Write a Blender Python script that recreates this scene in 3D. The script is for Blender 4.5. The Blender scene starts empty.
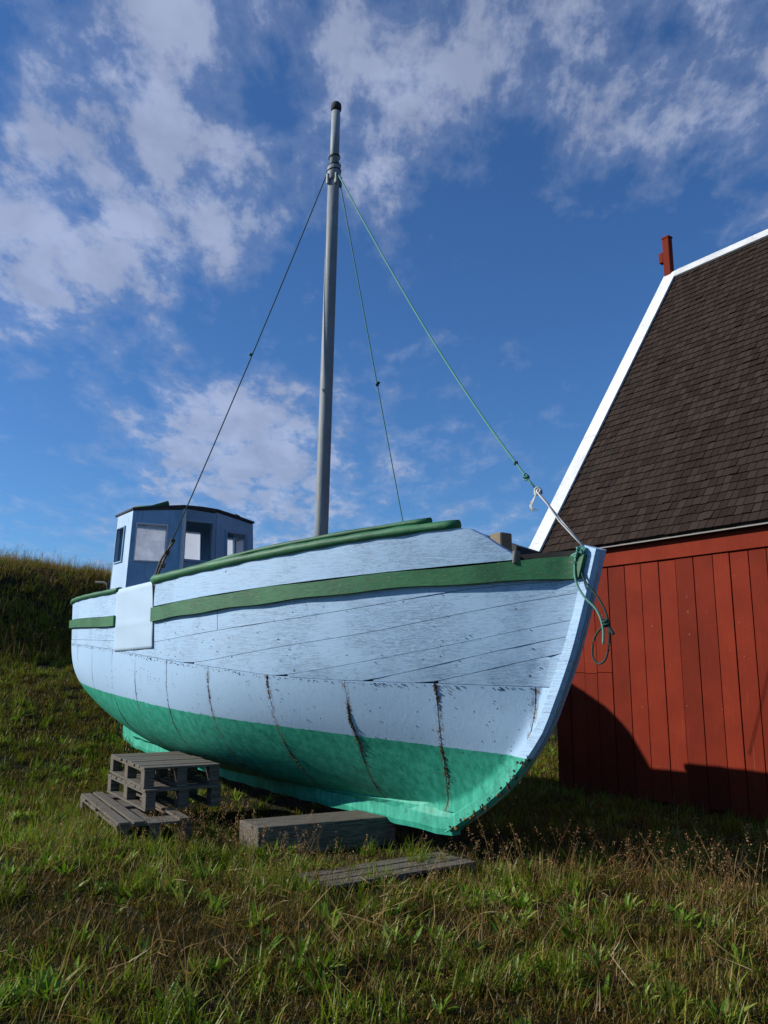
import bpy, bmesh, math, random
import numpy as np
from mathutils import Vector, Matrix, Euler

random.seed(7)
rng = np.random.default_rng(7)
S = bpy.context.scene
COL = S.collection

# ------------------------------------------------------------------ camera
cam_d = bpy.data.cameras.new('camera')
cam = bpy.data.objects.new('camera', cam_d)
COL.objects.link(cam)
cam.location = (0, 0, 1.6)
PITCH = math.atan(160 / 840)
cam.rotation_euler = (math.pi / 2 + PITCH, 0, 0)
cam_d.sensor_fit = 'VERTICAL'
cam_d.sensor_height = 36
cam_d.lens = 36 * 840 / 1024
cam_d.clip_start = 0.1
cam_d.clip_end = 3000
S.camera = cam
S.render.resolution_x, S.render.resolution_y = 768, 1024

# ------------------------------------------------------------------ light
SUN_EL = math.radians(27)
SUNDIR = Vector((-1.0 * math.cos(SUN_EL), 0.01 * math.cos(SUN_EL), math.sin(SUN_EL))).normalized()
sun_d = bpy.data.lights.new('sun', 'SUN')
sun_d.energy = 5.0
sun_d.angle = math.radians(0.53)
sun_d.color = (1.0, 0.95, 0.87)
sun = bpy.data.objects.new('sun', sun_d)
COL.objects.link(sun)
sun.rotation_euler = SUNDIR.to_track_quat('Z', 'Y').to_euler()

W = bpy.data.worlds.new('World')
S.world = W
W.use_nodes = True
S.view_settings.view_transform = 'Standard'
S.view_settings.look = 'None'
S.view_settings.exposure = 0.05
S.view_settings.gamma = 1.0
S.view_settings.use_curve_mapping = False


class NT:
    """tiny helper round a node tree"""
    def __init__(s, tree):
        s.t = tree
        s.n = tree.nodes
        s.l = tree.links

    def add(s, typ, **kw):
        nd = s.n.new(typ)
        for k, v in kw.items():
            setattr(nd, k, v)
        return nd

    def put(s, sock, v):
        if v is None:
            return
        if isinstance(v, bpy.types.NodeSocket):
            s.l.new(v, sock)
        elif isinstance(v, (tuple, list)) and sock.type == 'RGBA' and len(v) == 3:
            sock.default_value = (*v, 1)
        else:
            sock.default_value = v

    def math(s, op, a, b=None, c=None, clamp=False):
        nd = s.add('ShaderNodeMath', operation=op, use_clamp=clamp)
        s.put(nd.inputs[0], a)
        s.put(nd.inputs[1], b)
        if c is not None:
            s.put(nd.inputs[2], c)
        return nd.outputs[0]

    def vmath(s, op, a, b=None, out=0):
        nd = s.add('ShaderNodeVectorMath', operation=op)
        s.put(nd.inputs[0], a)
        if b is not None:
            s.put(nd.inputs[1], b)
        return nd.outputs[out]

    def mix(s, f, a, b, blend='MIX'):
        nd = s.add('ShaderNodeMix', data_type='RGBA', blend_type=blend)
        s.put(nd.inputs[0], f)
        s.put(nd.inputs[6], a)
        s.put(nd.inputs[7], b)
        return nd.outputs[2]

    def noise(s, vec, scale, detail=4, rough=0.55, dist=0, out=0):
        nd = s.add('ShaderNodeTexNoise')
        s.put(nd.inputs['Vector'], vec)
        nd.inputs['Scale'].default_value = scale
        nd.inputs['Detail'].default_value = detail
        nd.inputs['Roughness'].default_value = rough
        nd.inputs['Distortion'].default_value = dist
        return nd.outputs[out]

    def ramp(s, f, a, b, c=0.0, d=1.0, smooth=True):
        nd = s.add('ShaderNodeMapRange', interpolation_type='SMOOTHSTEP' if smooth else 'LINEAR')
        s.put(nd.inputs[0], f)
        for i, v in enumerate((a, b, c, d)):
            s.put(nd.inputs[i + 1], v)
        return nd.outputs[0]

    def mapping(s, vec, scale, loc=(0, 0, 0)):
        nd = s.add('ShaderNodeMapping')
        s.put(nd.inputs[0], vec)
        nd.inputs['Scale'].default_value = scale
        nd.inputs['Location'].default_value = loc
        return nd.outputs[0]


# ------------------------------------------------------------------ sky with broken altocumulus
wt = NT(W.node_tree)
wt.n.clear()
sky = wt.add('ShaderNodeTexSky', sky_type='NISHITA', sun_disc=False)
sky.sun_elevation = SUN_EL
sky.sun_rotation = math.atan2(SUNDIR.x, SUNDIR.y)
sky.air_density = 1.0
sky.dust_density = 0.4
sky.ozone_density = 2.4
tc = wt.add('ShaderNodeTexCoord')
d = wt.vmath('NORMALIZE', tc.outputs['Generated'])
sx = wt.add('ShaderNodeSeparateXYZ')
wt.put(sx.inputs[0], d)
zc = wt.math('ADD', wt.math('MAXIMUM', sx.outputs[2], 0.0), 0.20)
cx = wt.add('ShaderNodeCombineXYZ')
wt.put(cx.inputs[0], wt.math('DIVIDE', sx.outputs[0], zc))
wt.put(cx.inputs[1], wt.math('DIVIDE', sx.outputs[1], zc))
P2 = cx.outputs[0]


def direction(u, v):
    r, k = (u - 384) / 840, (512 - v) / 840
    return Vector((r, math.cos(PITCH) - math.sin(PITCH) * k, math.sin(PITCH) + math.cos(PITCH) * k)).normalized()


big = wt.noise(wt.mapping(P2, (1.0, 0.8, 1), (3.1, 1.7, 0)), 3.4, 3, 0.55, 0.25)
fine = wt.noise(wt.mapping(P2, (1.0, 0.62, 1), (1.3, 0.4, 0)), 11.0, 12, 0.62, 0.10)
dens = wt.math('ADD', wt.math('MULTIPLY', big, 0.36), wt.math('MULTIPLY', fine, 1.15))
# banks of cloud and clear lanes in the cloud field (directions in the sky)
BANKS = [((60, 130), 12, .09), ((60, 285), 7, .17), ((125, 290), 5, .10), ((215, 225), 5, .20), ((170, 40), 8, .11), ((385, 130), 5, .19),
         ((430, 40), 7, .10), ((580, 70), 8, .18), ((730, 100), 8, .17), ((215, 430), 7, .24), ((150, 400), 4, .08), ((300, 470), 6, .10), ((470, 470), 4, .08),
         ((500, 290), 12, -.15), ((660, 230), 11, -.15), ((30, 430), 7, -.20), ((600, 420), 12, -.10),
         ((268, 75), 4, -.18), ((290, 320), 5, -.20), ((20, 10), 5, -.10), ((450, 200), 4, -.12), ((100, 205), 3, -.09), ((500, 10), 3, -.10), ((150, 345), 5, -.24), ((230, 330), 4, -.14), ((650, 30), 3, -.08)]
for (u, v), deg, amp in BANKS:
    dist = wt.vmath('DISTANCE', d, tuple(direction(u, v)), out=1)
    dens = wt.math('ADD', dens, wt.ramp(dist, 0.0, 2 * math.radians(deg) * .8, amp, 0.0))
cov = wt.math('MAXIMUM', wt.ramp(dens, 0.745, 1.02, 0.0, 0.66), wt.ramp(dens, 0.62, 0.90, 0.0, 0.20))
cov = wt.math('MULTIPLY', cov, wt.ramp(sx.outputs[2], 0.02, 0.14))
shade = wt.ramp(wt.noise(wt.mapping(P2, (1, .62, 1), (1.34, 0.43, 0)), 8.0, 6, 0.55, 0.3), 0.35, 0.7, 0.82, 1.12)
cloudc = wt.vmath('SCALE', (5.0, 5.6, 7.4))
wt.put(cloudc.node.inputs['Scale'], shade)
tinted = wt.mix(1.0, sky.outputs[0], (0.50, 0.86, 1.30), 'MULTIPLY')
skymix = wt.mix(cov, tinted, cloudc)
bg = wt.add('ShaderNodeBackground')
wt.put(bg.inputs[0], skymix)
bg.inputs[1].default_value = 0.093
wo = wt.add('ShaderNodeOutputWorld')
wt.l.new(bg.outputs[0], wo.inputs[0])

# ------------------------------------------------------------------ object helpers
def mesh_obj(name, verts, faces, mat=None, parent=None, smooth=False, autos=None):
    me = bpy.data.meshes.new(name)
    me.from_pydata([tuple(map(float, v)) for v in verts], [], faces)
    if mat:
        me.materials.append(mat)
    if smooth:
        me.polygons.foreach_set('use_smooth', [True] * len(me.polygons))
    me.update()
    o = bpy.data.objects.new(name, me)
    COL.objects.link(o)
    if parent:
        o.parent = parent
    return o


def copy_obj(o, parent=None, loc=None, rot=None):
    c = o.copy()
    COL.objects.link(c)
    if parent:
        c.parent = parent
    if loc is not None:
        c.location = loc
    if rot is not None:
        c.rotation_euler = rot
    return c


def empty(name, loc, rz=0.0):
    o = bpy.data.objects.new(name, None)
    o.empty_display_size = .2
    COL.objects.link(o)
    o.location = loc
    o.rotation_euler = (0, 0, rz)
    return o


def tag(o, label, cat, group=None):
    o['label'] = label
    o['category'] = cat
    if group:
        o['group'] = group
    return o


BOXF = [(0, 3, 2, 1), (4, 5, 6, 7), (0, 1, 5, 4), (1, 2, 6, 5), (2, 3, 7, 6), (3, 0, 4, 7)]


def box_vf(x0, x1, y0, y1, z0, z1):
    return [(x0, y0, z0), (x1, y0, z0), (x1, y1, z0), (x0, y1, z0),
            (x0, y0, z1), (x1, y0, z1), (x1, y1, z1), (x0, y1, z1)], BOXF


def bevel_box(name, x0, x1, y0, y1, z0, z1, mat, parent=None, bev=.006, seg=1, jit=0.0):
    bm = bmesh.new()
    v, f = box_vf(x0, x1, y0, y1, z0, z1)
    vs = [bm.verts.new((p[0] + random.uniform(-jit, jit), p[1] + random.uniform(-jit, jit), p[2] + random.uniform(-jit, jit))) for p in v]
    for q in f:
        bm.faces.new([vs[i] for i in q])
    if bev:
        bmesh.ops.bevel(bm, geom=list(bm.edges), offset=bev, segments=seg, affect='EDGES', profile=.5)
    me = bpy.data.meshes.new(name)
    bm.to_mesh(me)
    bm.free()
    me.materials.append(mat)
    o = bpy.data.objects.new(name, me)
    COL.objects.link(o)
    if parent:
        o.parent = parent
    return o


def tube_vf(path, rad, sides=8, flat=1.0, caps=True, up=Vector((0, 0, 1))):
    """swept tube; rad number or list, flat squashes along up"""
    P = [Vector(p) for p in path]
    n = len(P)
    V, F = [], []
    for i, p in enumerate(P):
        tg = (P[min(i + 1, n - 1)] - P[max(i - 1, 0)]).normalized()
        u = up if abs(tg.dot(up)) < .97 else Vector((1, 0, 0))
        a = tg.cross(u).normalized()
        b = a.cross(tg).normalized()
        r = rad[i] if isinstance(rad, (list, tuple, np.ndarray)) else rad
        for k in range(sides):
            th = 2 * math.pi * k / sides
            V.append(p + a * (math.cos(th) * r) + b * (math.sin(th) * r * flat))
    for i in range(n - 1):
        for k in range(sides):
            k2 = (k + 1) % sides
            F.append((i * sides + k, i * sides + k2, (i + 1) * sides + k2, (i + 1) * sides + k))
    if caps:
        F.append(tuple(range(sides))[::-1])
        F.append(tuple((n - 1) * sides + k for k in range(sides)))
    return V, F


def tube(name, path, rad, mat, parent=None, sides=8, flat=1.0):
    V, F = tube_vf(path, rad, sides, flat)
    o = mesh_obj(name, V, F, mat, parent, smooth=True)
    for p in o.data.polygons[-2:]:
        p.use_smooth = False
    return o


def merge(parts):
    V, F = [], []
    for v, f in parts:
        k = len(V)
        V += list(v)
        F += [tuple(i + k for i in q) for q in f]
    return V, F


# ------------------------------------------------------------------ materials
def newmat(name):
    m = bpy.data.materials.new(name)
    m.use_nodes = True
    t = NT(m.node_tree)
    b = t.n['Principled BSDF']
    return m, t, b


def bump(t, b, h, strength=.3, dist=.01):
    nd = t.add('ShaderNodeBump')
    nd.inputs['Strength'].default_value = strength
    nd.inputs['Distance'].default_value = dist
    t.put(nd.inputs['Height'], h)
    t.l.new(nd.outputs[0], b.inputs['Normal'])


def pos(t):
    return t.add('ShaderNodeNewGeometry').outputs['Position']


def objc(t):
    return t.add('ShaderNodeTexCoord').outputs['Object']


def rnd(t):
    a = t.add('ShaderNodeObjectInfo').outputs['Random']
    b = t.add('ShaderNodeNewGeometry').outputs['Random Per Island']
    return t.math('FRACT', t.math('ADD', t.math('MULTIPLY', a, 3.7), t.math('MULTIPLY', b, 5.3)))


def hull_material(name, sheath):
    m, t, b = newmat(name)
    c = objc(t)
    sep = t.add('ShaderNodeSeparateXYZ')
    t.put(sep.inputs[0], c)
    r = t.add('ShaderNodeObjectInfo').outputs['Random']
    # water line rises a little towards the stern
    wl = t.math('MULTIPLY_ADD', sep.outputs[0], -.0719, .995)
    edge = t.math('MULTIPLY_ADD', t.noise(c, 14, 4, .6), .024, -.012)
    under = t.ramp(t.math('SUBTRACT', t.math('ADD', wl, edge), sep.outputs[2]), -.003, .003)
    big = t.noise(c, 1.1, 5, .6)
    grain = t.noise(t.mapping(c, (1.2, 8, 22) if not sheath else (6, 6, 4)), 3.5, 8, .68, .5)
    fine = t.noise(c, 60, 5, .6)
    blue = t.mix(big, (.35, .535, .735), (.43, .61, .795))
    blue = t.mix(t.math('MULTIPLY', r, .35), blue, (.35, .525, .71))
    if not sheath:
        blue = t.mix(t.ramp(grain, .50, .70, 0, .62), blue, (.20, .31, .46))
        crk = t.noise(t.mapping(c, (.7, 4, 34), (1, 3, 2)), 3.2, 9, .66, .9)
        crk = t.math('MULTIPLY', t.ramp(t.math('ABSOLUTE', t.math('SUBTRACT', crk, .5)), .006, .022, 1, 0), t.ramp(t.noise(c, 1.7, 4, .6), .40, .57))
        blue = t.mix(t.math('MULTIPLY', crk, .8), blue, (.10, .14, .20))
        blue = t.mix(t.ramp(t.noise(c, 2.6, 7, .7, .4), .55, .74, 0, .45), blue, (.27, .38, .52))
        pale = t.ramp(t.noise(t.mapping(c, (1.0, 6, 14), (4, 2, 1)), 4, 6, .65), .56, .72, 0, .5)
        blue = t.mix(pale, blue, (.52, .655, .79))
    else:
        blue = t.mix(t.ramp(grain, .5, .75, 0, .22), blue, (.27, .39, .62))
        blue = t.mix(t.ramp(t.noise(t.mapping(c, (7, 7, .9)), 2, 6, .65), .56, .75, 0, .40), blue, (.30, .36, .42))
    teal = t.mix(t.ramp(t.noise(t.mapping(c, (5, 5, 1.6)), 3, 7, .65, .3), .35, .7), (.020, .285, .185), (.058, .440, .305))
    teal = t.mix(t.ramp(t.noise(c, 9, 6, .7), .54, .70, 0, .6), teal, (.013, .115, .074))
    teal = t.mix(t.ramp(t.noise(t.mapping(c, (9, 9, 1.2), (2, 0, 7)), 3, 7, .7), .60, .74, 0, .6), teal, (.09, .36, .28))
    col = t.mix(under, blue, teal)
    # rust weeping from the joints of the sheathing
    at = t.add('ShaderNodeAttribute', attribute_name='edge')
    if sheath:
        rs = t.math('MULTIPLY', t.math('MULTIPLY', t.ramp(at.outputs['Fac'], 1.004, 1.045, 1, 0), t.math('GREATER_THAN', at.outputs['Fac'], .5)), t.ramp(t.noise(t.mapping(c, (10, 10, 3.5)), 3, 7, .7), .46, .62))
        fwd = t.ramp(sep.outputs[0], -4.5, -.5, .25, .9)
        col = t.mix(t.math('MULTIPLY', rs, fwd), col, (.16, .085, .035))
    # bare wood, rust specks and nail holes
    vor = t.add('ShaderNodeTexVoronoi')
    t.put(vor.inputs['Vector'], c)
    vor.inputs['Scale'].default_value = 9 if sheath else 6
    vor.inputs['Randomness'].default_value = .8
    dot = t.ramp(vor.outputs['Distance'], .05, .09, 1, 0)
    sepc = t.add('ShaderNodeSeparateColor')
    t.put(sepc.inputs[0], vor.outputs['Color'])
    dot = t.math('MULTIPLY', dot, t.math('GREATER_THAN', sepc.outputs[0], .45 if sheath else .55))
    col = t.mix(t.math('MULTIPLY', dot, .8), col, (.05, .045, .045))
    chip = t.ramp(t.noise(t.mapping(c, (2, 6, 7)), 7, 9, .74), .645, .68)
    col = t.mix(t.math('MULTIPLY', chip, .85), col, (.15, .125, .10))
    t.put(b.inputs['Base Color'], col)
    b.inputs['Roughness'].default_value = .58
    b.inputs['Specular IOR Level'].default_value = .35
    h = t.math('ADD', t.math('MULTIPLY', grain, 1.0), t.math('MULTIPLY', fine, .25))
    if not sheath:
        h = t.math('SUBTRACT', h, t.math('MULTIPLY', crk, .8))
    h = t.math('SUBTRACT', h, t.math('ADD', t.math('MULTIPLY', chip, .35), t.math('MULTIPLY', dot, .4)))
    bump(t, b, h, .26 if not sheath else .20, .012 if not sheath else .010)
    return m


def painted_wood(name, c1, c2, bare, chip=.66, coord='obj', scale=(1.5, 9, 9), rough=.6, bstr=.45):
    m, t, b = newmat(name)
    c = objc(t) if coord == 'obj' else pos(t)
    g = t.noise(t.mapping(c, scale), 4, 8, .68, .4)
    n = t.noise(c, 2.3, 5, .6)
    col = t.mix(t.ramp(n, .3, .7), c1, c2)
    col = t.mix(t.ramp(g, .48, .72, 0, .5), col, tuple(x * .45 for x in c1))
    ch = t.ramp(t.noise(t.mapping(c, tuple(x * .8 for x in scale)), 7, 9, .7), chip, chip + .045)
    col = t.mix(ch, col, bare)
    rr = rnd(t)
    col = t.mix(1.0, col, t.mix(rr, (.82, .82, .82), (1.12, 1.12, 1.12)), 'MULTIPLY')
    t.put(b.inputs['Base Color'], col)
    b.inputs['Roughness'].default_value = rough
    bump(t, b, t.math('SUBTRACT', g, t.math('MULTIPLY', ch, .3)), bstr, .015)
    return m


def plain(name, col, rough=.6, metal=0.0, var=.25, scale=12, bstr=.15):
    m, t, b = newmat(name)
    c = objc(t)
    n = t.noise(c, scale, 6, .62)
    cc = t.mix(n, tuple(x * (1 - var) for x in col), tuple(min(1, x * (1 + var)) for x in col))
    t.put(b.inputs['Base Color'], cc)
    b.inputs['Roughness'].default_value = rough
    b.inputs['Metallic'].default_value = metal
    bump(t, b, n, bstr, .01)
    return m


M = {}
M['plank'] = hull_material('blue_hull_plank_paint', False)
M['sheath'] = hull_material('blue_green_sheathing_paint', True)
M['green'] = painted_wood('green_rail_paint', (.011, .092, .033), (.024, .155, .057), (.13, .12, .08), chip=.60, bstr=.22)
M['blue_wood'] = painted_wood('wheelhouse_paint', (.185, .345, .50), (.25, .42, .58), (.2, .19, .17), chip=.70, scale=(8, 8, 1.2), bstr=.2)  # wheelhouse blue deepened: the shade on the front is put into the colour
M['side_wood'] = painted_wood('wheelhouse_side_paint', (.35, .51, .69), (.42, .57, .74), (.2, .19, .17), chip=.70, scale=(8, 8, 1.2), bstr=.2)  # same wheelhouse paint in a paler copy for the sunlit starboard side
M['white_wood'] = painted_wood('white_trim_paint', (.60, .61, .60), (.74, .75, .74), (.38, .36, .32), chip=.64, coord='pos', scale=(4, 4, 4), bstr=.12)
M['dark'] = plain('dark_wood', (.022, .02, .02), .9)
M['strip'] = plain('weathered_drip_strip', (.26, .24, .21), .8)
M['deckm'] = plain('weathered_deck', (.16, .145, .12), .85, var=.4)
M['roofdark'] = plain('roof_felt', (.035, .037, .042), .9)
M['tan'] = plain('bare_timber', (.20, .155, .10), .8, var=.35)
M['galv'] = painted_wood('weathered_mast', (.20, .225, .235), (.27, .30, .31), (.12, .085, .06), chip=.66, scale=(14, 14, 1.0), bstr=.25)
M['iron'] = plain('dark_iron', (.028, .03, .032), .85, 0)
M['rope_green'] = plain('green_rope', (.09, .27, .215), .8, var=.4, scale=80)
M['rope_dark'] = plain('dark_green_rope', (.012, .045, .035), .85, var=.4, scale=80)
M['rope_white'] = plain('white_rope', (.52, .52, .49), .8, var=.2, scale=80)
M['rope_brown'] = plain('tarred_lashing', (.10, .08, .055), .85, var=.5, scale=60)
M['cloth'] = plain('white_sheet_covering', (.42, .56, .69), .55, var=.05, scale=5, bstr=.12)
M['metal_strip'] = plain('stem_band_metal', (.38, .38, .37), .5, .6)


def mk_caulk():
    m, t, b = newmat('cracked_caulk')
    r = rnd(t)
    c = t.mix(t.math('GREATER_THAN', r, .78), (.024, .017, .013), (.20, .12, .035))
    t.put(b.inputs['Base Color'], c)
    b.inputs['Roughness'].default_value = .9
    return m


M['caulk'] = mk_caulk()


def mk_pane(name, lo, hi):
    m, t, b = newmat(name)
    tr = t.add('ShaderNodeBsdfTransparent')
    tl = t.add('ShaderNodeBsdfTranslucent')
    df = t.add('ShaderNodeBsdfDiffuse')
    gl = t.add('ShaderNodeBsdfGlossy')
    gl.inputs['Roughness'].default_value = .08
    n = t.noise(objc(t), 5, 5, .6)
    t.put(tl.inputs[0], (.85, .88, .95))
    t.put(df.inputs[0], (.6, .64, .7))
    m1 = t.add('ShaderNodeMixShader'); m1.inputs[0].default_value = .25
    t.l.new(tl.outputs[0], m1.inputs[1]); t.l.new(df.outputs[0], m1.inputs[2])
    m2 = t.add('ShaderNodeMixShader'); t.put(m2.inputs[0], t.ramp(n, .3, .7, lo, hi))
    t.l.new(tr.outputs[0], m2.inputs[1]); t.l.new(m1.outputs[0], m2.inputs[2])
    m3 = t.add('ShaderNodeMixShader'); m3.inputs[0].default_value = .05
    t.l.new(m2.outputs[0], m3.inputs[1]); t.l.new(gl.outputs[0], m3.inputs[2])
    t.l.new(m3.outputs[0], t.n['Material Output'].inputs[0])
    return m


M['pane'] = mk_pane('dusty_pane', .70, .92)
M['clear'] = mk_pane('front_pane', .16, .34)


def mk_red():
    m, t, b = newmat('red_board_paint')
    c = pos(t)
    g = t.noise(t.mapping(c, (9, 9, .8)), 4, 8, .65, .3)
    n = t.noise(c, 1.6, 5, .6)
    col = t.mix(t.ramp(n, .3, .7), (.145, .0165, .0060), (.190, .0225, .0080))
    col = t.mix(t.ramp(g, .52, .75, 0, .5), col, (.13, .018, .011))
    st = t.ramp(t.noise(t.mapping(c, (13, 13, .55), (3, 1, 5)), 3, 6, .6), .62, .74, 0, .32)
    sep = t.add('ShaderNodeSeparateXYZ'); t.put(sep.inputs[0], c)
    st = t.math('MULTIPLY', st, t.ramp(sep.outputs[2], .2, 1.9, 1, .15))
    col = t.mix(st, col, (.36, .16, .10))
    dirt = t.math('MULTIPLY', t.ramp(sep.outputs[2], -.1, .55, 1, 0), t.ramp(t.noise(t.mapping(c, (5, 5, 2)), 3, 6, .65), .35, .65))
    col = t.mix(t.math('MULTIPLY', dirt, .7), col, (.06, .028, .015))
    sp = t.ramp(t.noise(c, 26, 3, .5), .74, .77, 0, .6)
    col = t.mix(sp, col, (.42, .30, .24))
    col = t.mix(1.0, col, t.mix(rnd(t), (.82, .80, .80), (1.12, 1.14, 1.14)), 'MULTIPLY')
    t.put(b.inputs['Base Color'], col)
    b.inputs['Roughness'].default_value = .78
    b.inputs['Specular IOR Level'].default_value = .12
    bump(t, b, g, .35, .012)
    return m


M['red'] = mk_red()


def mk_shingle():
    m, t, b = newmat('brown_shingle')
    c = pos(t)
    r = rnd(t)
    col = t.mix(r, (.017, .0110, .0088), (.040, .0275, .0215))
    fine = t.noise(c, 240, 3, .6)
    col = t.mix(t.ramp(fine, .4, .7, 0, .45), col, (.045, .028, .020))
    col = t.mix(t.ramp(t.noise(c, 1.1, 4, .6), .45, .7, 0, .30), col, (.030, .029, .024))
    t.put(b.inputs['Base Color'], col)
    b.inputs['Roughness'].default_value = .92
    b.inputs['Specular IOR Level'].default_value = .1
    bump(t, b, fine, .3, .004)
    return m


M['shingle'] = mk_shingle()


def mk_grey():
    m, t, b = newmat('weathered_grey_wood')
    c = objc(t)
    g = t.noise(t.mapping(c, (1.4, 16, 16)), 4, 8, .7, .3)
    r = rnd(t)
    col = t.mix(t.ramp(g, .3, .72), (.038, .031, .023), (.185, .160, .124))
    col = t.mix(t.math('MULTIPLY', r, .4), col, (.11, .088, .062))
    col = t.mix(t.ramp(t.noise(c, 6, 6, .65), .55, .7, 0, .55), col, (.055, .065, .03))
    t.put(b.inputs['Base Color'], col)
    b.inputs['Roughness'].default_value = .88
    bump(t, b, g, .6, .012)
    return m


M['grey'] = mk_grey()


def mk_ground():
    m, t, b = newmat('turf_soil')
    c = pos(t)
    n = t.noise(c, .7, 6, .6)
    f = t.noise(c, 18, 8, .7)
    col = t.mix(t.ramp(n, .4, .62), (.022, .018, .008), (.018, .023, .006))
    col = t.mix(t.ramp(f, .45, .7, 0, .6), col, (.036, .025, .010))
    t.put(b.inputs['Base Color'], col)
    b.inputs['Roughness'].default_value = .95
    b.inputs['Specular IOR Level'].default_value = .1
    bump(t, b, f, .9, .05)
    return m


M['ground'] = mk_ground()


def mk_grass(name, c1, c2, c3, transl=.35):
    m, t, b = newmat(name)
    g = t.add('ShaderNodeNewGeometry')
    r = rnd(t)
    r2 = t.math('FRACT', t.math('MULTIPLY', r, 17.3))
    col = t.mix(r, c1, c2)
    col = t.mix(t.math('GREATER_THAN', r2, .78), col, c3)
    patch = t.noise(g.outputs['Position'], .9, 4, .6)
    col = t.mix(1.0, col, t.mix(t.ramp(patch, .35, .65), (.72, .66, .55), (1.12, 1.15, 1.05)), 'MULTIPLY')
    df = t.add('ShaderNodeBsdfDiffuse'); t.put(df.inputs[0], col)
    tl = t.add('ShaderNodeBsdfTranslucent'); t.put(tl.inputs[0], t.mix(1.0, col, (1.1, 1.15, .75), 'MULTIPLY'))
    gl = t.add('ShaderNodeBsdfGlossy'); gl.inputs['Roughness'].default_value = .45
    gl.inputs[0].default_value = (.9, .95, .9, 1)
    a = t.add('ShaderNodeMixShader'); a.inputs[0].default_value = transl
    t.l.new(df.outputs[0], a.inputs[1]); t.l.new(tl.outputs[0], a.inputs[2])
    c = t.add('ShaderNodeMixShader'); c.inputs[0].default_value = .015
    t.l.new(a.outputs[0], c.inputs[1]); t.l.new(gl.outputs[0], c.inputs[2])
    t.l.new(c.outputs[0], t.n['Material Output'].inputs[0])
    return m


M['g_green'] = mk_grass('green_grass', (.090, .155, .008), (.185, .255, .018), (.27, .25, .04))
M['g_olive'] = mk_grass('olive_grass', (.095, .115, .011), (.185, .190, .022), (.28, .17, .04))
M['g_dry'] = mk_grass('dry_grass', (.22, .135, .050), (.40, .28, .12), (.12, .075, .025))
M['g_seed'] = mk_grass('seed_heads', (.30, .155, .075), (.44, .29, .15), (.20, .085, .05), .25)
M['g_leaf'] = mk_grass('broad_leaves', (.095, .195, .014), (.180, .290, .032), (.26, .30, .07))
M['g_moss'] = mk_grass('mossy_stubble', (.058, .056, .008), (.130, .098, .016), (.20, .095, .026), .2)

# ------------------------------------------------------------------ frames of reference
BO = np.array([.58, 7.76])
TV = np.array([.6, -.8])           # towards the bow
NV = np.array([-.8, -.6])          # towards starboard
BROT = math.atan2(-.8, .6)


def sw(s, w):
    return BO + TV * s + NV * w


def to_sw(x, y):
    dx, dy = x - BO[0], y - BO[1]
    return dx * TV[0] + dy * TV[1], dx * NV[0] + dy * NV[1]


# ------------------------------------------------------------------ terrain
HQ = np.array([-500, 2, 5, 7, 8.5, 10, 13, 13.9, 16.8, 17.7, 20, 30, 900.])
HZ = np.array([0, 0, .06, .18, .52, .98, 1.70, 1.90, 4.10, 4.40, 4.60, 4.75, 6.0])


def hgt(x, y):
    x = np.asarray(x, float)
    y = np.asarray(y, float)
    s, w = to_sw(x, y)
    q = -s + .5 * np.sin(w * .31 + 1) + .25 * np.sin(w * .83)
    a = sum(np.interp(q + o, HQ, HZ) for o in (-.6, -.3, 0, .3, .6)) / 5
    k = np.clip((w - 1.2) / 2.2, 0, 1)
    near = np.clip((y - 1) / 4, 0, 1)
    a = a + .13 * k * k * (3 - 2 * k) * near
    k2 = np.clip((-w - .6) / 3.0, 0, 1)
    a = a - .135 * k2 * k2 * (3 - 2 * k2)
    amp = np.clip(1 - np.hypot(x, y) / 120, 0, 1)
    a = a + amp * (.030 * np.sin(x * 2.3 + y * 1.1) * np.sin(y * 1.9 - x * .7) + .018 * np.sin(x * 5.1 - y * 3.3) * np.sin(y * 4.3 + x))
    a = a + .10 * np.exp(-(((x + 2.45) / 1.0) ** 2 + ((y - 7.7) / 1.2) ** 2))
    far = np.clip((np.hypot(x, y) - 60) / 200, 0, 1)
    return a + far * 0.4 * np.sin(x * .02) * np.sin(y * .017)


def axis(lo, hi, step, outer):
    a = list(np.arange(lo, hi, step))
    st = step
    v = hi
    up = []
    while v < outer:
        up.append(v)
        st *= 1.25
        v += st
    st = step
    v = lo
    dn = []
    while v > -outer:
        st *= 1.25
        v -= st
        dn.append(v)
    return np.array(dn[::-1] + a + up)


ax, ay = axis(-14, 7, .22, 700), axis(1, 27, .22, 700)
GX, GY = np.meshgrid(ax, ay, indexing='ij')
GZ = hgt(GX, GY)
nx, ny = GX.shape
idx = np.arange(nx * ny).reshape(nx, ny)
gf = np.stack([idx[:-1, :-1], idx[1:, :-1], idx[1:, 1:], idx[:-1, 1:]], -1).reshape(-1, 4)
ground = mesh_obj('ground', np.stack([GX, GY, GZ], -1).reshape(-1, 3), [tuple(map(int, q)) for q in gf], M['ground'], smooth=True)
ground['kind'] = 'structure'

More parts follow.
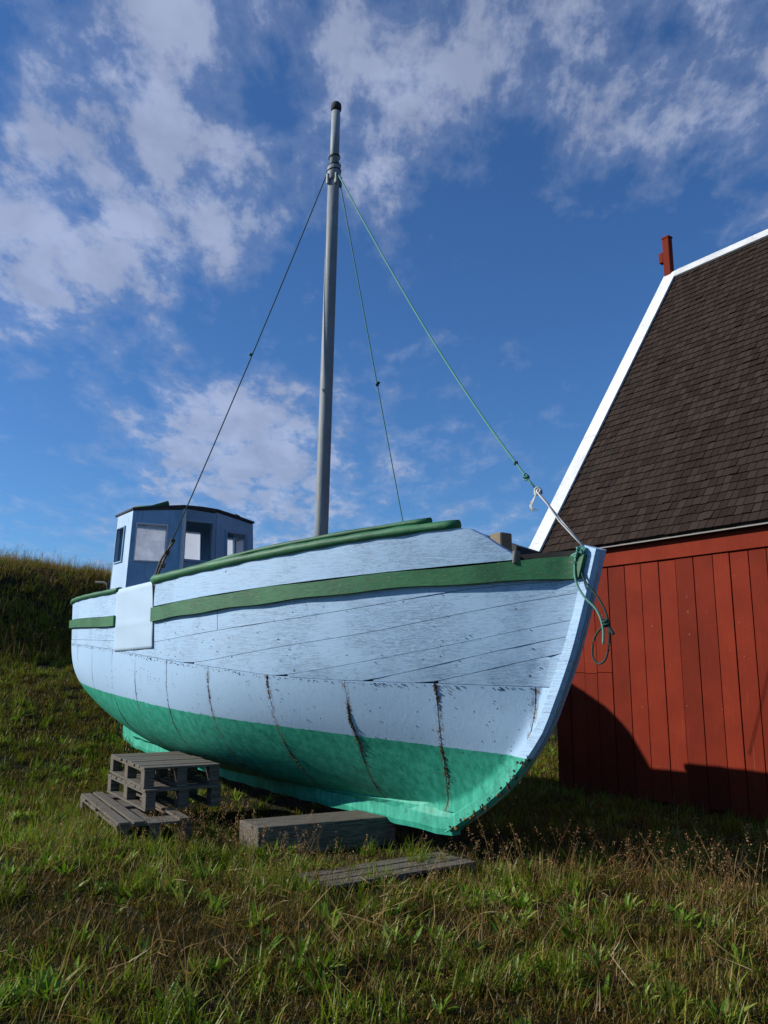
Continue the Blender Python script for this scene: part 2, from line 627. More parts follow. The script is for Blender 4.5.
# ------------------------------------------------------------------ red shed
# local frame: x along the long wall towards the camera (= TV), y into the shed (= -NV)
WALL_W = -4.04
SHED_S0 = -2.30
SHED_K = 1.08
c0 = sw(SHED_S0, WALL_W) * SHED_K
SHED_Z = -.128
SROT = BROT - math.radians(1.4)
SX, SY = np.array([math.cos(SROT), math.sin(SROT)]), np.array([-math.sin(SROT), math.cos(SROT)])
shed = empty('red_shed', (c0[0], c0[1], SHED_Z), SROT)
shed.scale = (SHED_K,) * 3
tag(shed, 'red board shed with steep brown shingle roof and white trim', 'shed')
LEN, DEP, EAVE, RIDGE = 10.4, 7.24, 3.28, 8.72
HALF = DEP / 2
v, f = box_vf(0, LEN, .03, DEP, -.3, EAVE)
gv = [(0, .03, EAVE), (LEN, .03, EAVE), (LEN, DEP, EAVE), (0, DEP, EAVE), (0, HALF, RIDGE - .25), (LEN, HALF, RIDGE - .25)]
gfc = [(0, 3, 4), (1, 5, 2), (0, 4, 5, 1), (3, 2, 5, 4)]
V, F = merge([(v, f[:1] + f[2:]), (gv, gfc)])
shed_wall = mesh_obj('wall', V, F, M['red'], shed)
# vertical boards on the long wall
x = -.02
k = 0
widths = []
while x < LEN - .05:
    wd = random.choice([.235, .25, .265, .275, .255, .22])
    wd = min(wd, LEN + .02 - x)
    off = random.uniform(0, .008)
    z1 = EAVE - .30 + random.uniform(-.012, .012)
    tilt = random.uniform(-.004, .004)
    zb = .03 + random.uniform(-.03, .03)
    segs = [(zb, z1)]
    if k in (0, 1, 2, 3):
        zj = (1.58 if k < 5 else random.uniform(.9, 2.4)) + random.uniform(-.01, .012)
        segs = [(zb, zj - .003), (zj + .003, z1)]
    for a, bq in segs:
        o = bevel_box('board', x + .0045 + tilt, x + wd - .0045 + tilt, -.012 - off - random.uniform(0, .003), .028, a, bq, M['red'], shed_wall, bev=.003)
    x += wd
    k += 1
# boards of the far gable (seen only from the side)
x = .05
while x < DEP - .05:
    zt = EAVE + (RIDGE - .35 - EAVE) * (1 - abs(x + .14 - HALF) / HALF) - .15
    bevel_box('board', -.035, -.002, x, x + .285, 0, max(zt, .6), M['red'], shed_wall, bev=.003)
    x += .292
bevel_box('frieze_board', -.05, LEN + .03, -.048, .026, EAVE - .295, EAVE - .06, M['red'], shed, bev=.004)
bevel_box('drip_strip', -.27, LEN + .27, -.150, -.138, EAVE - .060, EAVE - .044, M['strip'], shed, bev=.003)
bevel_box('soffit', -.30, LEN + .3, -.13, -.05, EAVE - .058, EAVE - .030, M['dark'], shed, bev=0)
# roof planes
OV = .29
RUN = HALF + .15
RISE = RIDGE - EAVE
SL = math.hypot(RUN, RISE)
ang = math.atan2(RISE, RUN)
th = .05
roof = empty('roof', (0, 0, 0))
roof.parent = shed


def slope_pt(x, l, h, side=1):
    """point on the roof: l metres up the slope, h above it"""
    y = -.15 + math.cos(ang) * l - math.sin(ang) * h
    z = EAVE + math.sin(ang) * l + math.cos(ang) * h
    if side < 0:
        y = DEP - y
    return (x, y, z)


for side in (1, -1):
    vs = [slope_pt(-OV, 0, -th, side), slope_pt(LEN + OV, 0, -th, side), slope_pt(LEN + OV, SL - .03, -th, side), slope_pt(-OV, SL - .03, -th, side),
          slope_pt(-OV, 0, 0, side), slope_pt(LEN + OV, 0, 0, side), slope_pt(LEN + OV, SL - .03, 0, side), slope_pt(-OV, SL - .03, 0, side)]
    mesh_obj('roof_deck', vs, BOXF, M['shingle'] if side < 0 else M['roofdark'], roof)
# shingles: overlapping courses of tabs
EXPO, TW = .142, .108
tabs = []
row = 0
l = -.02
RW = random.Random(3)
while l < SL - .12:
    x = -OV + .02 - (row % 2) * .054 - RW.uniform(0, .05)
    while x < LEN + OV:
        wd = TW * RW.choice([.86, .95, 1, 1, 1.08, 1.2])
        a, bq = max(x, -OV + .02), min(x + wd, LEN + OV - .01)
        if bq - a > .03:
            tabs.append((a, bq, l + RW.uniform(-.006, .006)))
        x += wd
    row += 1
    l += EXPO


def tab_vf(a, bq, l):
    g = .0035
    hh = .006 + RW.uniform(0, .004) + (RW.uniform(.004, .012) if RW.random() < .12 else 0)
    vs = [slope_pt(a + g, l, .010), slope_pt(bq - g, l, .010), slope_pt(bq - g, l + EXPO * 1.25, .001), slope_pt(a + g, l + EXPO * 1.25, .001),
          slope_pt(a + g, l, .010 + hh + .004), slope_pt(bq - g, l, .010 + hh + .004), slope_pt(bq - g, l + EXPO * 1.25, .004), slope_pt(a + g, l + EXPO * 1.25, .004)]
    return vs, BOXF


def cam_px(p):
    d = p[1] * math.cos(PITCH) + (p[2] - 1.6) * math.sin(PITCH)
    return 384 + 840 * p[0] / d, 512 - 840 * (-p[1] * math.sin(PITCH) + (p[2] - 1.6) * math.cos(PITCH)) / d, d


def shed_world(p):
    xx = c0 + (SX * p[0] + SY * p[1]) * SHED_K
    return (xx[0], xx[1], SHED_Z + p[2] * SHED_K)


near = []
for i, (a, bq, l) in enumerate(tabs):
    u, vv, dd = cam_px(shed_world(slope_pt((a + bq) / 2, l + EXPO / 2, 0)))
    if dd > 1 and 0 < u < 764 and vv > 0:
        near.append((dd, i))
near.sort()
chosen = set(i for _, i in near[:290])
rest = []
for i, tb in enumerate(tabs):
    vf = tab_vf(*tb)
    if i in chosen:
        mesh_obj('shingle', vf[0], vf[1], M['shingle'], roof)
    else:
        rest.append(vf)
V, F = merge(rest)
o = mesh_obj('shingle_courses', V, F, M['shingle'], roof)
o['kind'] = 'stuff'


# white boards along the verge and the ridge
def slope_board(name, x0, x1, l0, l1, h0, h1, mat, side=1):
    vs = [slope_pt(x0, l0, h0, side), slope_pt(x1, l0, h0, side), slope_pt(x1, l1, h0, side), slope_pt(x0, l1, h0, side),
          slope_pt(x0, l0, h1, side), slope_pt(x1, l0, h1, side), slope_pt(x1, l1, h1, side), slope_pt(x0, l1, h1, side)]
    return mesh_obj(name, vs, BOXF, mat, shed)


cuts = [-.07, SL * .36, SL * .72, SL + .03]
for q in range(3):
    slope_board('barge_board', -OV - .045 + q * .003, -OV + .215 + q * .003, cuts[q] + .003, cuts[q + 1] - .003, .022, .052 + q * .002, M['white_wood'])
slope_board('barge_board', -OV - .045, -OV + .2, -.07, SL + .02, .022, .052, M['white_wood'], -1)
bevel_box('gable_fascia', -OV - .075, -OV - .048, -.12, .02, EAVE - .02, EAVE + .12, M['white_wood'], shed, bev=.003)
for side in (1, -1):
    slope_board('ridge_board', -OV + .222, LEN + OV, SL - .17, SL + .035, .026, .056 + .004 * side, M['white_wood'], side)
# red finial post on the gable
fin = empty('finial', (-OV + .04, HALF, RIDGE - .05))
fin.parent = shed
bevel_box('post', -.07, .07, -.06, .06, -.1, .80, M['red'], fin, bev=.008)
bevel_box('post_cap', -.08, .08, -.07, .07, .80, .835, M['red'], fin, bev=.006)
bevel_box('cross_stub', -.17, -.071, -.05, .05, .36, .56, M['red'], fin, bev=.008)

# ------------------------------------------------------------------ the boat
boat = empty('fishing_boat', (BO[0], BO[1], 0), BROT)
tag(boat, 'old wooden fishing boat, pale blue above a green bottom, propped on grass', 'boat')
STEM = np.array([[.2, 0], [.41, .39], [.56, .63], [.74, .86], [.89, 1.0], [1.11, 1.2], [1.54, 1.43], [1.77, 1.54], [2.14, 1.68], [2.6, 1.84], [3.0, 1.97]])


def sm_interp(x, xs, ys, d):
    return sum(np.interp(x + o, xs, ys) for o in (-d, -d / 2, 0, d / 2, d)) / 5


def s_stem(z):
    return sm_interp(np.asarray(z, float), STEM[:, 0], STEM[:, 1], .08)


def s_stern(z):
    return sm_interp(np.asarray(z, float), [.5, .7, 1.0, 1.4, 1.8, 2.7], [-7.0, -7.35, -7.8, -8.15, -8.35, -8.5], .1)


def z_keel(s):
    return np.interp(s, [-8, -7.2, -4.3, -2.7, 0, 2], [.66, .60, .42, .38, .40, .44])


def z_sheer(s):
    return sm_interp(np.asarray(s, float), [-8.5, -6.5, -4.6, -3.15, -1.4, -.5, .27, .8, 2], [2.66, 2.62, 2.59, 2.6, 2.67, 2.72, 2.76, 2.78, 2.8], .4)


def z_rubtop(s):
    return sm_interp(np.asarray(s, float), [-8.5, -6.5, -4.56, -3.2, -1.1, .27, .84, 1.7], [2.40, 2.34, 2.275, 2.30, 2.38, 2.43, 2.45, 2.48], .4)


def z_rubbot(s):
    return sm_interp(np.asarray(s, float), [-8.5, -6.5, -4.54, -3.2, -1.1, .27, .84, 1.7], [2.29, 2.22, 2.145, 2.16, 2.25, 2.315, 2.32, 2.325], .4)


def z_sheath(s):
    return sm_interp(np.asarray(s, float), [-8.5, -6.5, -4.4, -3.7, -1.9, -1.05, -.24, .6, 1.3, 2], [2.1, 2.0, 1.87, 1.80, 1.64, 1.555, 1.52, 1.50, 1.48, 1.47], .25)


def half(s, z):
    s = np.asarray(s, float)
    z = np.asarray(z, float)
    zk = z_keel(s)
    t = np.clip((z - zk) / (z_sheer(s) - zk), 0, 1)
    a, b = s_stern(z), s_stem(z) - .10
    sg = np.clip((s - a) / (b - a), 0, 1)
    m = .47
    lo = np.clip(1 - t / .55, 0, 1)
    lo = lo * lo * (3 - 2 * lo)
    xb = np.clip((sg - m) / (1 - m), 0, 1)
    xs = np.clip((m - sg) / m, 0, 1)
    return np.maximum(.055, 1.53 * (1 - (1 - t) ** (4.1 - 1.0 * np.clip(sg - .6, 0, .3) / .3)) ** .62 * (1 - xb ** (2.2 - .7 * lo)) * (1 - xs ** (3.4 - 1.3 * lo)) ** (.52 + .45 * lo))


def surf(s, z, off, side=1):
    """boat-local points on the hull, moved off along the normal"""
    e = .01
    w = half(s, z)
    ds = (half(s + e, z) - half(s - e, z)) / (2 * e)
    dz = (half(s, z + e) - half(s, z - e)) / (2 * e)
    ds = np.clip(ds, -2.5, 2.5)
    dz = np.clip(dz, -6, 6)
    L = np.sqrt(1 + ds * ds + dz * dz)
    P = np.stack([s - ds / L * off, -(w + off / L) * side, z - dz / L * off], -1)
    return P


STEM_GAP = .09


def lean_back(d):
    d = np.maximum(d, 0)
    return .22 * d + .12 * d * d



def patch(name, zl, zu, s0, s1, mat, off=.0, thick=.03, ns=24, nz=4, side=1, parent=None, gap=.004, pz=1.0, ps=1.0, wob=.0, slant=0.0):
    """a plank or plate lying on the hull between two height curves"""
    a = np.linspace(0, 1, ns + 1)[:, None] ** ps
    bb = (np.linspace(0, 1, nz + 1)[None] ** pz)

    def zz(s):
        lo_, up_ = zl(s) + gap, zu(s) - gap
        return lo_ + (np.maximum(up_, lo_ + .002) - lo_) * bb
    se = np.full((1, nz + 1), s1, float)
    ss = np.full((1, nz + 1), s0, float)
    for _ in range(20):
        se = np.minimum(s1 - slant * lean_back(z_sheath(se) - zz(se)), .5 * se + .5 * (s_stem(zz(se)) - STEM_GAP))
        ss = np.maximum(s0 - slant * lean_back(z_sheath(ss) - zz(ss)), .5 * ss + .5 * (s_stern(zz(ss)) + .012))
    ss = np.minimum(ss, se - 2.2 * gap - .001)
    s = (ss + gap) + (se - ss - 2 * gap) * a
    z = zz(s)
    wv = wob * (np.sin(s * 3.1 + s0 * 7) * np.sin(z * 5 + s0) + .6 * np.sin(s * 9 + z * 4 + s0 * 3))
    O = surf(s, z, off + wv, side)
    I = surf(s, z, off - thick, side)
    n0, n1 = O.shape[:2]
    N = n0 * n1
    V = np.concatenate([O.reshape(-1, 3), I.reshape(-1, 3)])
    idx = np.arange(N).reshape(n0, n1)
    q = np.stack([idx[:-1, :-1], idx[1:, :-1], idx[1:, 1:], idx[:-1, 1:]], -1).reshape(-1, 4)
    F = [tuple(map(int, k)) for k in q] + [tuple(int(j) + N for j in k[::-1]) for k in q]
    V = np.concatenate([V, V])
    ring = list(idx[:, 0]) + list(idx[-1, 1:]) + list(idx[-2::-1, -1]) + list(idx[0, -2:0:-1])
    for i in range(len(ring)):
        p, r = int(ring[i]), int(ring[(i + 1) % len(ring)])
        F.append((r + 2 * N, p + 2 * N, p + 3 * N, r + 3 * N))
    if side < 0:
        F = [k[::-1] for k in F]
    o = mesh_obj(name, V, F, mat, parent or boat, smooth=True)
    if slant:
        ed = (np.minimum(a, 1 - a) * (se - ss)).reshape(-1)
        ea = o.data.attributes.new('edge', 'FLOAT', 'POINT')
        ea.data.foreach_set('value', (1 + np.tile(ed, 4)).astype(np.float32))
    sm = [True] * (2 * len(q)) + [False] * len(ring)
    o.data.polygons.foreach_set('use_smooth', sm)
    return o


for side in (1, -1):
    # dark inner skin behind the joints
    patch('inner_skin', z_keel, lambda s: z_rubtop(s) + .05, -8.6, 2.0, M['dark'], off=-.03, thick=.012, ns=70, nz=24, side=side, gap=.0, pz=1.5)

    # strakes above the sheathing, rising towards the bow
    def seam(pts):
        xs, ys = zip(*pts)
        return lambda s: sm_interp(np.asarray(s, float), xs, ys, .3)
    seams = [z_rubbot,
             seam([(-8.6, 2.13), (-5, 2.0), (-3.2, 1.92), (-.75, 2.09), (.14, 2.18), (.7, 2.26), (1.7, 2.31)]),
             seam([(-8.6, 1.9), (-5, 1.70), (-2.3, 1.69), (-.78, 1.86), (-.1, 1.93), (1.14, 2.14), (1.7, 2.22)]),
             seam([(-8.6, 1.6), (-3, 1.40), (-.76, 1.60), (.4, 1.78), (1.15, 1.93), (1.6, 2.02)]),
             seam([(-8.6, 1.3), (-2, 1.3), (-.03, 1.55), (1.13, 1.81), (1.6, 1.9)]),
             seam([(-8.6, 1.1), (-2, 1.1), (.61, 1.56), (1.11, 1.69), (1.6, 1.78)]),
             seam([(-8.6, .9), (-1, .9), (.9, 1.44), (1.6, 1.50)])]
    zc = lambda f: (lambda s: np.maximum(f(s), z_sheath(s)))
    for j in range(6):
        up, lo = seams[j], seams[j + 1]
        # where is this strake above the sheathing?
        sv = np.linspace(-8.6, 1.6, 400)
        ok = up(sv) - z_sheath(sv) > .02
        s0 = sv[ok][0]
        butts = [s0] + [x for x in ([-5.6, -1.9] if j % 2 == 0 else [-3.17]) if x > s0 + .5] + [2.0]
        for a_, b_ in zip(butts[:-1], butts[1:]):
            patch('strake', zc(lo), up, a_, b_, M['plank'], off=random.uniform(.0, .0032), thick=.03, ns=max(8, int((min(b_, 1.7) - a_) * 5)), nz=4, side=side, gap=.0019, wob=.002)
    drop = 0.0 if side > 0 else .20
    # bulwark: aft length and the heavier forward length that slopes away at the bow
    mid = lambda s: z_rubtop(s) + (z_sheer(s) - z_rubtop(s)) * .52
    patch('bulwark_plank', lambda s: z_rubtop(s) + .002, lambda s: z_sheer(s) - .01 - drop, -8.6, -3.2, M['plank'], off=.0, thick=.05, ns=30, nz=3, side=side, wob=.002)
    endz = lambda s: np.minimum(z_sheer(s) - .01, np.interp(s, [.80, .93, 1.02, 1.10, 1.19, 1.3], [2.77, 2.735, 2.655, 2.585, 2.515, 2.50]))
    patch('bulwark_plank', lambda s: z_rubtop(s) + .012, lambda s: np.maximum(endz(s) - drop, z_rubtop(s) + .05), -3.185, 1.19, M['plank'], off=.028, thick=.08, ns=44, nz=4, side=side, wob=.003)
    # rub rail
    patch('rub_rail', z_rubbot, z_rubtop, -8.6, -4.38, M['green'], off=.040, thick=.07, ns=30, nz=2, side=side, wob=.004)
    patch('rub_rail', lambda s: z_rubbot(s) - .012 + .006 * np.sin(s * 6.5), lambda s: z_rubtop(s) + .008 + .005 * np.sin(s * 5 + 1), -3.21, 1.9, M['green'], off=.048, thick=.085, ns=48, nz=2, side=side, wob=.0035)

    # cap rails
    def rail_path(s0, s1, n, up, inb):
        ss = np.linspace(s0, s1, n)
        z = z_sheer(ss)
        w = half(ss, z)
        return [(a, -(b - inb) * side, c + up - drop) for a, b, c in zip(ss, w, z)]
    ra = rail_path(-8.42, -4.36, 40, .0, .01)
    tube('cap_rail', ra, [.050 + .003 * math.sin(i * 1.3) for i in range(40)], M['green'], boat, 8, .72)
    rb = rail_path(-3.2, .80, 40, .012, -.006)
    tube('cap_rail', rb, [.068 - .012 * (i / 39) + .004 * math.sin(i * 1.7) + .003 * math.sin(i * .6) for i in range(40)], M['green'], boat, 8, .78)
    rc = rail_path(-2.75, .54, 26, .082, .03)
    rc = [(p[0], p[1], p[2] - .045 * max(0, 1 - i / 10)) for i, p in enumerate(rc)]
    tube('upper_rail', rc, [.030 + .004 * math.sin(i * 1.1) for i in range(26)], M['green'], boat, 8, .8)
    # sheathing plates over the bilge
    plate_s = [-8.6, -7.7, -6.9, -6.1, -5.3, -4.48, -3.72, -2.89, -2.09, -1.25, -.41, .40, 1.15, 2.0]
    for i in range(len(plate_s) - 1):
        patch('sheathing_plate', lambda s: z_keel(s) + .0, z_sheath, plate_s[i], plate_s[i + 1], M['sheath'], off=.003 + random.uniform(0, .0015), thick=.03, ns=18 if i else 16, nz=26, side=side, gap=.0036, pz=1.6, wob=.0026, ps=2.0 if i == 0 else 1.0, slant=1.0)
    if side > 0:
        # cracked caulking squeezed out of the plate joints
        for i, sq in enumerate(plate_s[4:-1]):
            amt = [.10, .15, .35, .5, .7, 1.0, 1.3, 1.3, .10][i]
            parts = []
            n = int(40 + 170 * amt)
            z0, z1 = float(z_keel(sq)) + .12, float(z_sheath(sq))
            ph = random.uniform(0, 6)
            for q in range(n):
                z = z0 + (z1 - z0) * random.random() ** .9
                size = random.uniform(.002, .0055) * (.5 + .5 * amt) * (1.0 + .5 * math.sin(z * 9 + ph))
                sc = sq - float(lean_back(z1 - z)) + random.gauss(0, .002 + .006 * max(0, amt - .5) * (1 if random.random() < .4 else .3)) + .012 * amt * math.sin(z * 11 + ph)
                p = surf(np.array(sc), np.array(z), .0015, 1)
                ov, of = box_vf(-1, 1, -1, 1, -1, 1)
                mt = Euler((random.uniform(0, 3), random.uniform(0, 3), random.uniform(0, 3))).to_matrix() @ Matrix.Diagonal((size, size * random.uniform(.4, 1), size * random.uniform(.8, 2.2)))
                parts.append(([Vector(p) + mt @ (Vector(c) * random.uniform(.6, 1.1)) for c in ov], of))
            V, F = merge(parts)
            o = mesh_obj('seam_caulk', V, F, M['caulk'], boat)
            o['kind'] = 'stuff'
        # nail heads and scabs along the upper edge of the sheathing and scattered over it
        parts = []
        spots = [(random.uniform(-8, 1.28), None) for _ in range(330)]
        for sq, _ in spots:
            z = float(z_sheath(sq)) - random.choice([.012, .016, .02, .03])
            parts.append((sq, z, random.uniform(.0022, .0048)))
        for _ in range(230):
            sq = random.uniform(-5, 1.2)
            z = random.uniform(float(z_keel(sq)) + .3, float(z_sheath(sq)))
            if sq < float(s_stem(z)) - .16:
                parts.append((sq, z, random.uniform(.002, .0042)))
        for _ in range(120):
            sq = random.uniform(-5, 1.3)
            z = random.uniform(float(z_sheath(sq)), float(z_rubbot(sq)))
            if sq < float(s_stem(z)) - .16:
                parts.append((sq, z, random.uniform(.002, .0042)))
        vf = []
        for sq, z, r in parts:
            p = surf(np.array(sq), np.array(z), .0045, 1)
            ov, of = box_vf(-1, 1, -1, 1, -1, 1)
            mt = Euler((random.uniform(0, 3), random.uniform(0, 3), random.uniform(0, 3))).to_matrix()
            vf.append(([Vector(p) + mt @ (Vector(c) * r * random.uniform(.6, 1)) for c in ov], of))
        V, F = merge(vf)
        o = mesh_obj('nail_heads', V, F, M['caulk'], boat)
        o['kind'] = 'stuff'

# stem post: swept rectangle from the keel foot to the stem head
zs = np.concatenate([np.linspace(.2, .9, 14), np.linspace(1.0, 2.51, 14)])
V, F = [], []
hw = .062
for i, z in enumerate(zs):
    so = float(s_stem(z)) if z > .25 else float(np.interp(z, STEM[:, 0], STEM[:, 1]))
    dz = .01
    tz = np.array([float(s_stem(z + dz) - s_stem(z - dz)), 2 * dz])
    tz = tz / np.linalg.norm(tz)
    nrm = np.array([tz[1], -tz[0]])       # forward-down
    o_ = np.array([so, z])
    dep = .105 + .02 * max(0, (z - 1.6))
    for (dd, ww) in ((0.0, .030), (-.022, hw), (-dep, hw), (-dep - .05, .03)):
        p = o_ + nrm * dd
        V += [(p[0], -ww, p[1]), (p[0], ww, p[1])]
m = 8
for i in range(len(zs) - 1):
    a, b = i * m, (i + 1) * m
    for k in (0, 2, 4):
        F.append((a + k, a + k + 2, b + k + 2, b + k))
        F.append((a + k + 1, b + k + 1, b + k + 3, a + k + 3))
    F.append((a, b, b + 1, a + 1))
    F.append((a + 6, a + 7, b + 7, b + 6))
e = (len(zs) - 1) * m
for k in (0, 2, 4):
    F.append((e + k, e + k + 2, e + k + 3, e + k + 1))
    F.append((k, k + 1, k + 3, k + 2))
mesh_obj('stem_post', V, F, M['plank'], boat)
for side in (1, -1):
    e0 = surf(np.array(1.19), np.array(2.47), .03, side)
    bevel_box('bulwark_end', float(e0[0]) - .012, float(e0[0]) + .022, float(e0[1]) - .03, float(e0[1]) + .03, 2.445, 2.54, M['deckm'], boat, bev=.008, jit=.01)
# thin metal band on the leading edge
pth = [(float(s_stem(z)) + .004 + .006 * math.sin(z * 7), -.012, z - .004) for z in np.linspace(.34, 2.40, 34)]
tube('stem_band', pth, .011, M['metal_strip'], boat, 6, .6)

# keel with a ragged shoe
ks = np.linspace(-7.3, .08, 40)
V, F = [], []
for i, s in enumerate(ks):
    zb = float(np.interp(s, [-7.2, -4.3, -2.7, 0.1], [.42, .28, .24, .205])) + .008 * math.sin(i * 2.1)
    zt = float(z_keel(s)) + .03
    for yy, z in ((-.085, zb), (-.10, zb + .05), (-.095, zb + .15), (-.16, zt - .01), (-.05, zt + .06), (.05, zt + .06), (.16, zt - .01), (.095, zb + .15), (.10, zb + .05), (.085, zb)):
        if abs(yy) > .12:
            yy = math.copysign(.06 + .10 * min(1, max(0, (-.05 - s) / 1.3)), yy)
        V.append((s, yy * (.55 if i == len(ks) - 1 else (.8 if i == len(ks) - 2 else 1)) + .004 * math.sin(i * 1.3), z))
m = 10
for i in range(len(ks) - 1):
    for k in range(m):
        k2 = (k + 1) % m
        F.append((i * m + k, (i + 1) * m + k, (i + 1) * m + k2, i * m + k2))
F.append(tuple(range(m)))
F.append(tuple((len(ks) - 1) * m + k for k in range(m))[::-1])
mesh_obj('keel', V, F, M['sheath'], boat)
# rusty bolts / scabs at the foot of the stem
vf = []
for _ in range(60):
    z = random.uniform(.24, .95)
    s = float(s_stem(z)) - random.uniform(.0, .10)
    r = random.uniform(.006, .017)
    ov, of = box_vf(-1, 1, -1, 1, -1, 1)
    mt = Euler((random.uniform(0, 3), random.uniform(0, 3), random.uniform(0, 3))).to_matrix()
    vf.append(([Vector((s, -.055, z)) + mt @ (Vector(c) * r * random.uniform(.4, 1)) for c in ov], of))
V, F = merge(vf)
o = mesh_obj('rust_scabs', V, F, M['caulk'], boat)
o['kind'] = 'stuff'

# stern post, rudder
bevel_box('stern_post', -7.62, -7.30, -.06, .06, .42, 1.0, M['sheath'], boat, bev=.01)
bevel_box('rudder', -8.05, -7.66, -.035, .035, .46, 1.55, M['sheath'], boat, bev=.01)

# deck
ss = np.linspace(-8.3, 1.55, 50)
V, F = [], []
for s in ss:
    z = float(np.interp(s, [-8.3, 0, .9, 1.6], [2.22, 2.25, 2.40, 2.44]))
    w = max(.02, float(half(s, z)) - .05)
    for q in (-1, -.5, 0, .5, 1):
        V.append((s, q * w, z + .05 * (1 - q * q)))
for i in range(len(ss) - 1):
    for k in range(4):
        F.append((i * 5 + k, (i + 1) * 5 + k, (i + 1) * 5 + k + 1, i * 5 + k + 1))
mesh_obj('deck', V, F, M['deckm'], boat)
bevel_box('mooring_bitt', .66, .80, -.08, .06, 2.3, 2.775, M['tan'], boat, bev=.01)
# low dark hatch and splash board on the foredeck
V, F = box_vf(.20, .95, .16, .26, 2.40, 2.875)
V = [(p[0], p[1], p[2] - (.265 if (p[0] > .9 and p[2] > 2.6) else 0)) for p in V]
mesh_obj('splash_board', V, F, M['roofdark'], boat)

# ---- wheelhouse
wh = empty('wheelhouse', (0, 0, 0))
wh.parent = boat
TUM = .075                       # walls lean in by this from foot to roof
ZB, ZT = 2.20, 3.86


def wpt(s, w, z):
    k = (ZT - z) / (ZT - ZB)
    return Vector((s, -(w + math.copysign(TUM * k, w) * min(1, abs(w) / .6)), z))


def wall_panel(name, A, Bq, hole=None, thick=.035, mat=None,  ztA=ZT, ztB=ZT, zb=ZB):
    """upright panel from plan point A to B (s,w); hole=(a0,a1,z0,z1) along it"""
    us = [0, 1] if not hole else [0, hole[0], hole[1], 1]
    rows = []
    n2 = None
    pa, pb = wpt(A[0], A[1], ZT), wpt(Bq[0], Bq[1], ZT)
    dr = (pb - pa).normalized()
    nr = Vector((dr.y, -dr.x, 0))
    V, F = [], []

    def P(a, z, o):
        p, q = wpt(A[0], A[1], z), wpt(Bq[0], Bq[1], z)
        return p.lerp(q, a) + nr * o
    zl = [zb, None] if not hole else [zb, hole[2], hole[3], None]
    nu, nz = len(us), len(zl)
    for o in (0, -thick):
        for a in us:
            for z in zl:
                zz = z if z is not None else ztA + (ztB - ztA) * a
                V.append(P(a, zz, o))
    N = nu * nz
    for i in range(nu - 1):
        for j in range(nz - 1):
            if hole and i == 1 and j == 1:
                continue
            q = (i * nz + j, (i + 1) * nz + j, (i + 1) * nz + j + 1, i * nz + j + 1)
            F.append(q)
            F.append(tuple(k + N for k in q[::-1]))
    loops = [[0, (nu - 1) * nz, (nu - 1) * nz + nz - 1, nz - 1]]
    if hole:
        loops.append([1 * nz + 1, 1 * nz + 2, 2 * nz + 2, 2 * nz + 1])
    for lp in loops:
        for i in range(4):
            p, q = lp[i], lp[(i + 1) % 4]
            F.append((q, p, p + N, q + N))
    o = mesh_obj(name, V, F, mat or M['blue_wood'], wh)
    return o, P


def frame_and_pane(P, hole, pane=True, pane_o=-.018, fmat=None, wdt=.035, pm=None):
    a0, a1, z0, z1 = hole
    L = (P(1, z0, 0) - P(0, z0, 0)).length
    da = wdt / L
    parts = []
    for (p0, p1, q0, q1) in ((a0 - da, a1 + da, z1, z1 + wdt), (a0 - da, a1 + da, z0 - wdt, z0), (a0 - da, a0, z0, z1), (a1, a1 + da, z0, z1)):
        vs = [P(p0, q0, .001), P(p1, q0, .001), P(p1, q1, .001), P(p0, q1, .001), P(p0, q0, .020), P(p1, q0, .020), P(p1, q1, .020), P(p0, q1, .020)]
        parts.append((vs, BOXF))
    V, F = merge(parts)
    mesh_obj('window_frame', V, F, fmat or M['blue_wood'], wh)
    if pane:
        vs = [P(a0, z0, pane_o), P(a1, z0, pane_o), P(a1, z1, pane_o), P(a0, z1, pane_o), P(a0, z0, pane_o + .004), P(a1, z0, pane_o + .004), P(a1, z1, pane_o + .004), P(a0, z1, pane_o + .004)]
        mesh_obj('window_pane', vs, BOXF, pm or M['pane'], wh)


SB, SF, SC = -6.26, -5.62, -5.47
C0, C1 = 3.845, 3.945            # roof height at the sides and on the centre line
# starboard side (sunlit paint copy), then front, port and back in the shaded copy
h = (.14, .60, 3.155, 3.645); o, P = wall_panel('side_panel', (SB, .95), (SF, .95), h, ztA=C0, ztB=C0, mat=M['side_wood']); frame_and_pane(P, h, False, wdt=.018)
h = (.11, .68, 3.145, 3.66); o, P = wall_panel('front_panel', (SF, .95), (SC, .26), h, ztA=C0, ztB=3.915); frame_and_pane(P, h, True, fmat=M['white_wood'], wdt=.018, pm=M['clear'])
h = (.08, .90, 3.20, 3.76); o, P = wall_panel('front_panel', (SC, .255), (SC, -.255), h, ztA=3.935, ztB=3.915); frame_and_pane(P, h, False)
h = (.28, .78, 3.20, 3.66); o, P = wall_panel('front_panel', (SC, -.26), (SF, -.95), h, ztA=3.935, ztB=C0); frame_and_pane(P, h, False)
h = (.40, .86, 3.155, 3.645); o, P = wall_panel('side_panel', (SF, -.95), (SB, -.95), h, ztA=C0, ztB=C0); frame_and_pane(P, h, True, wdt=.02)
# back wall in three panels, each with a dusty pane
h = (.03, .62, 3.26, 3.70); o, P = wall_panel('back_panel', (SB, -.95), (SB, -.50), h, ztA=C0, ztB=3.91); frame_and_pane(P, h, True)
h = (.25, .78, 3.28, 3.74); o, P = wall_panel('back_panel', (SB, -.495), (SB, .05), h, ztA=3.91, ztB=3.93); frame_and_pane(P, h, True)
h = (.07, .74, 3.18, 3.74); o, P = wall_panel('back_panel', (SB, .055), (SB, .95), h, ztA=3.93, ztB=C0); frame_and_pane(P, h, True)
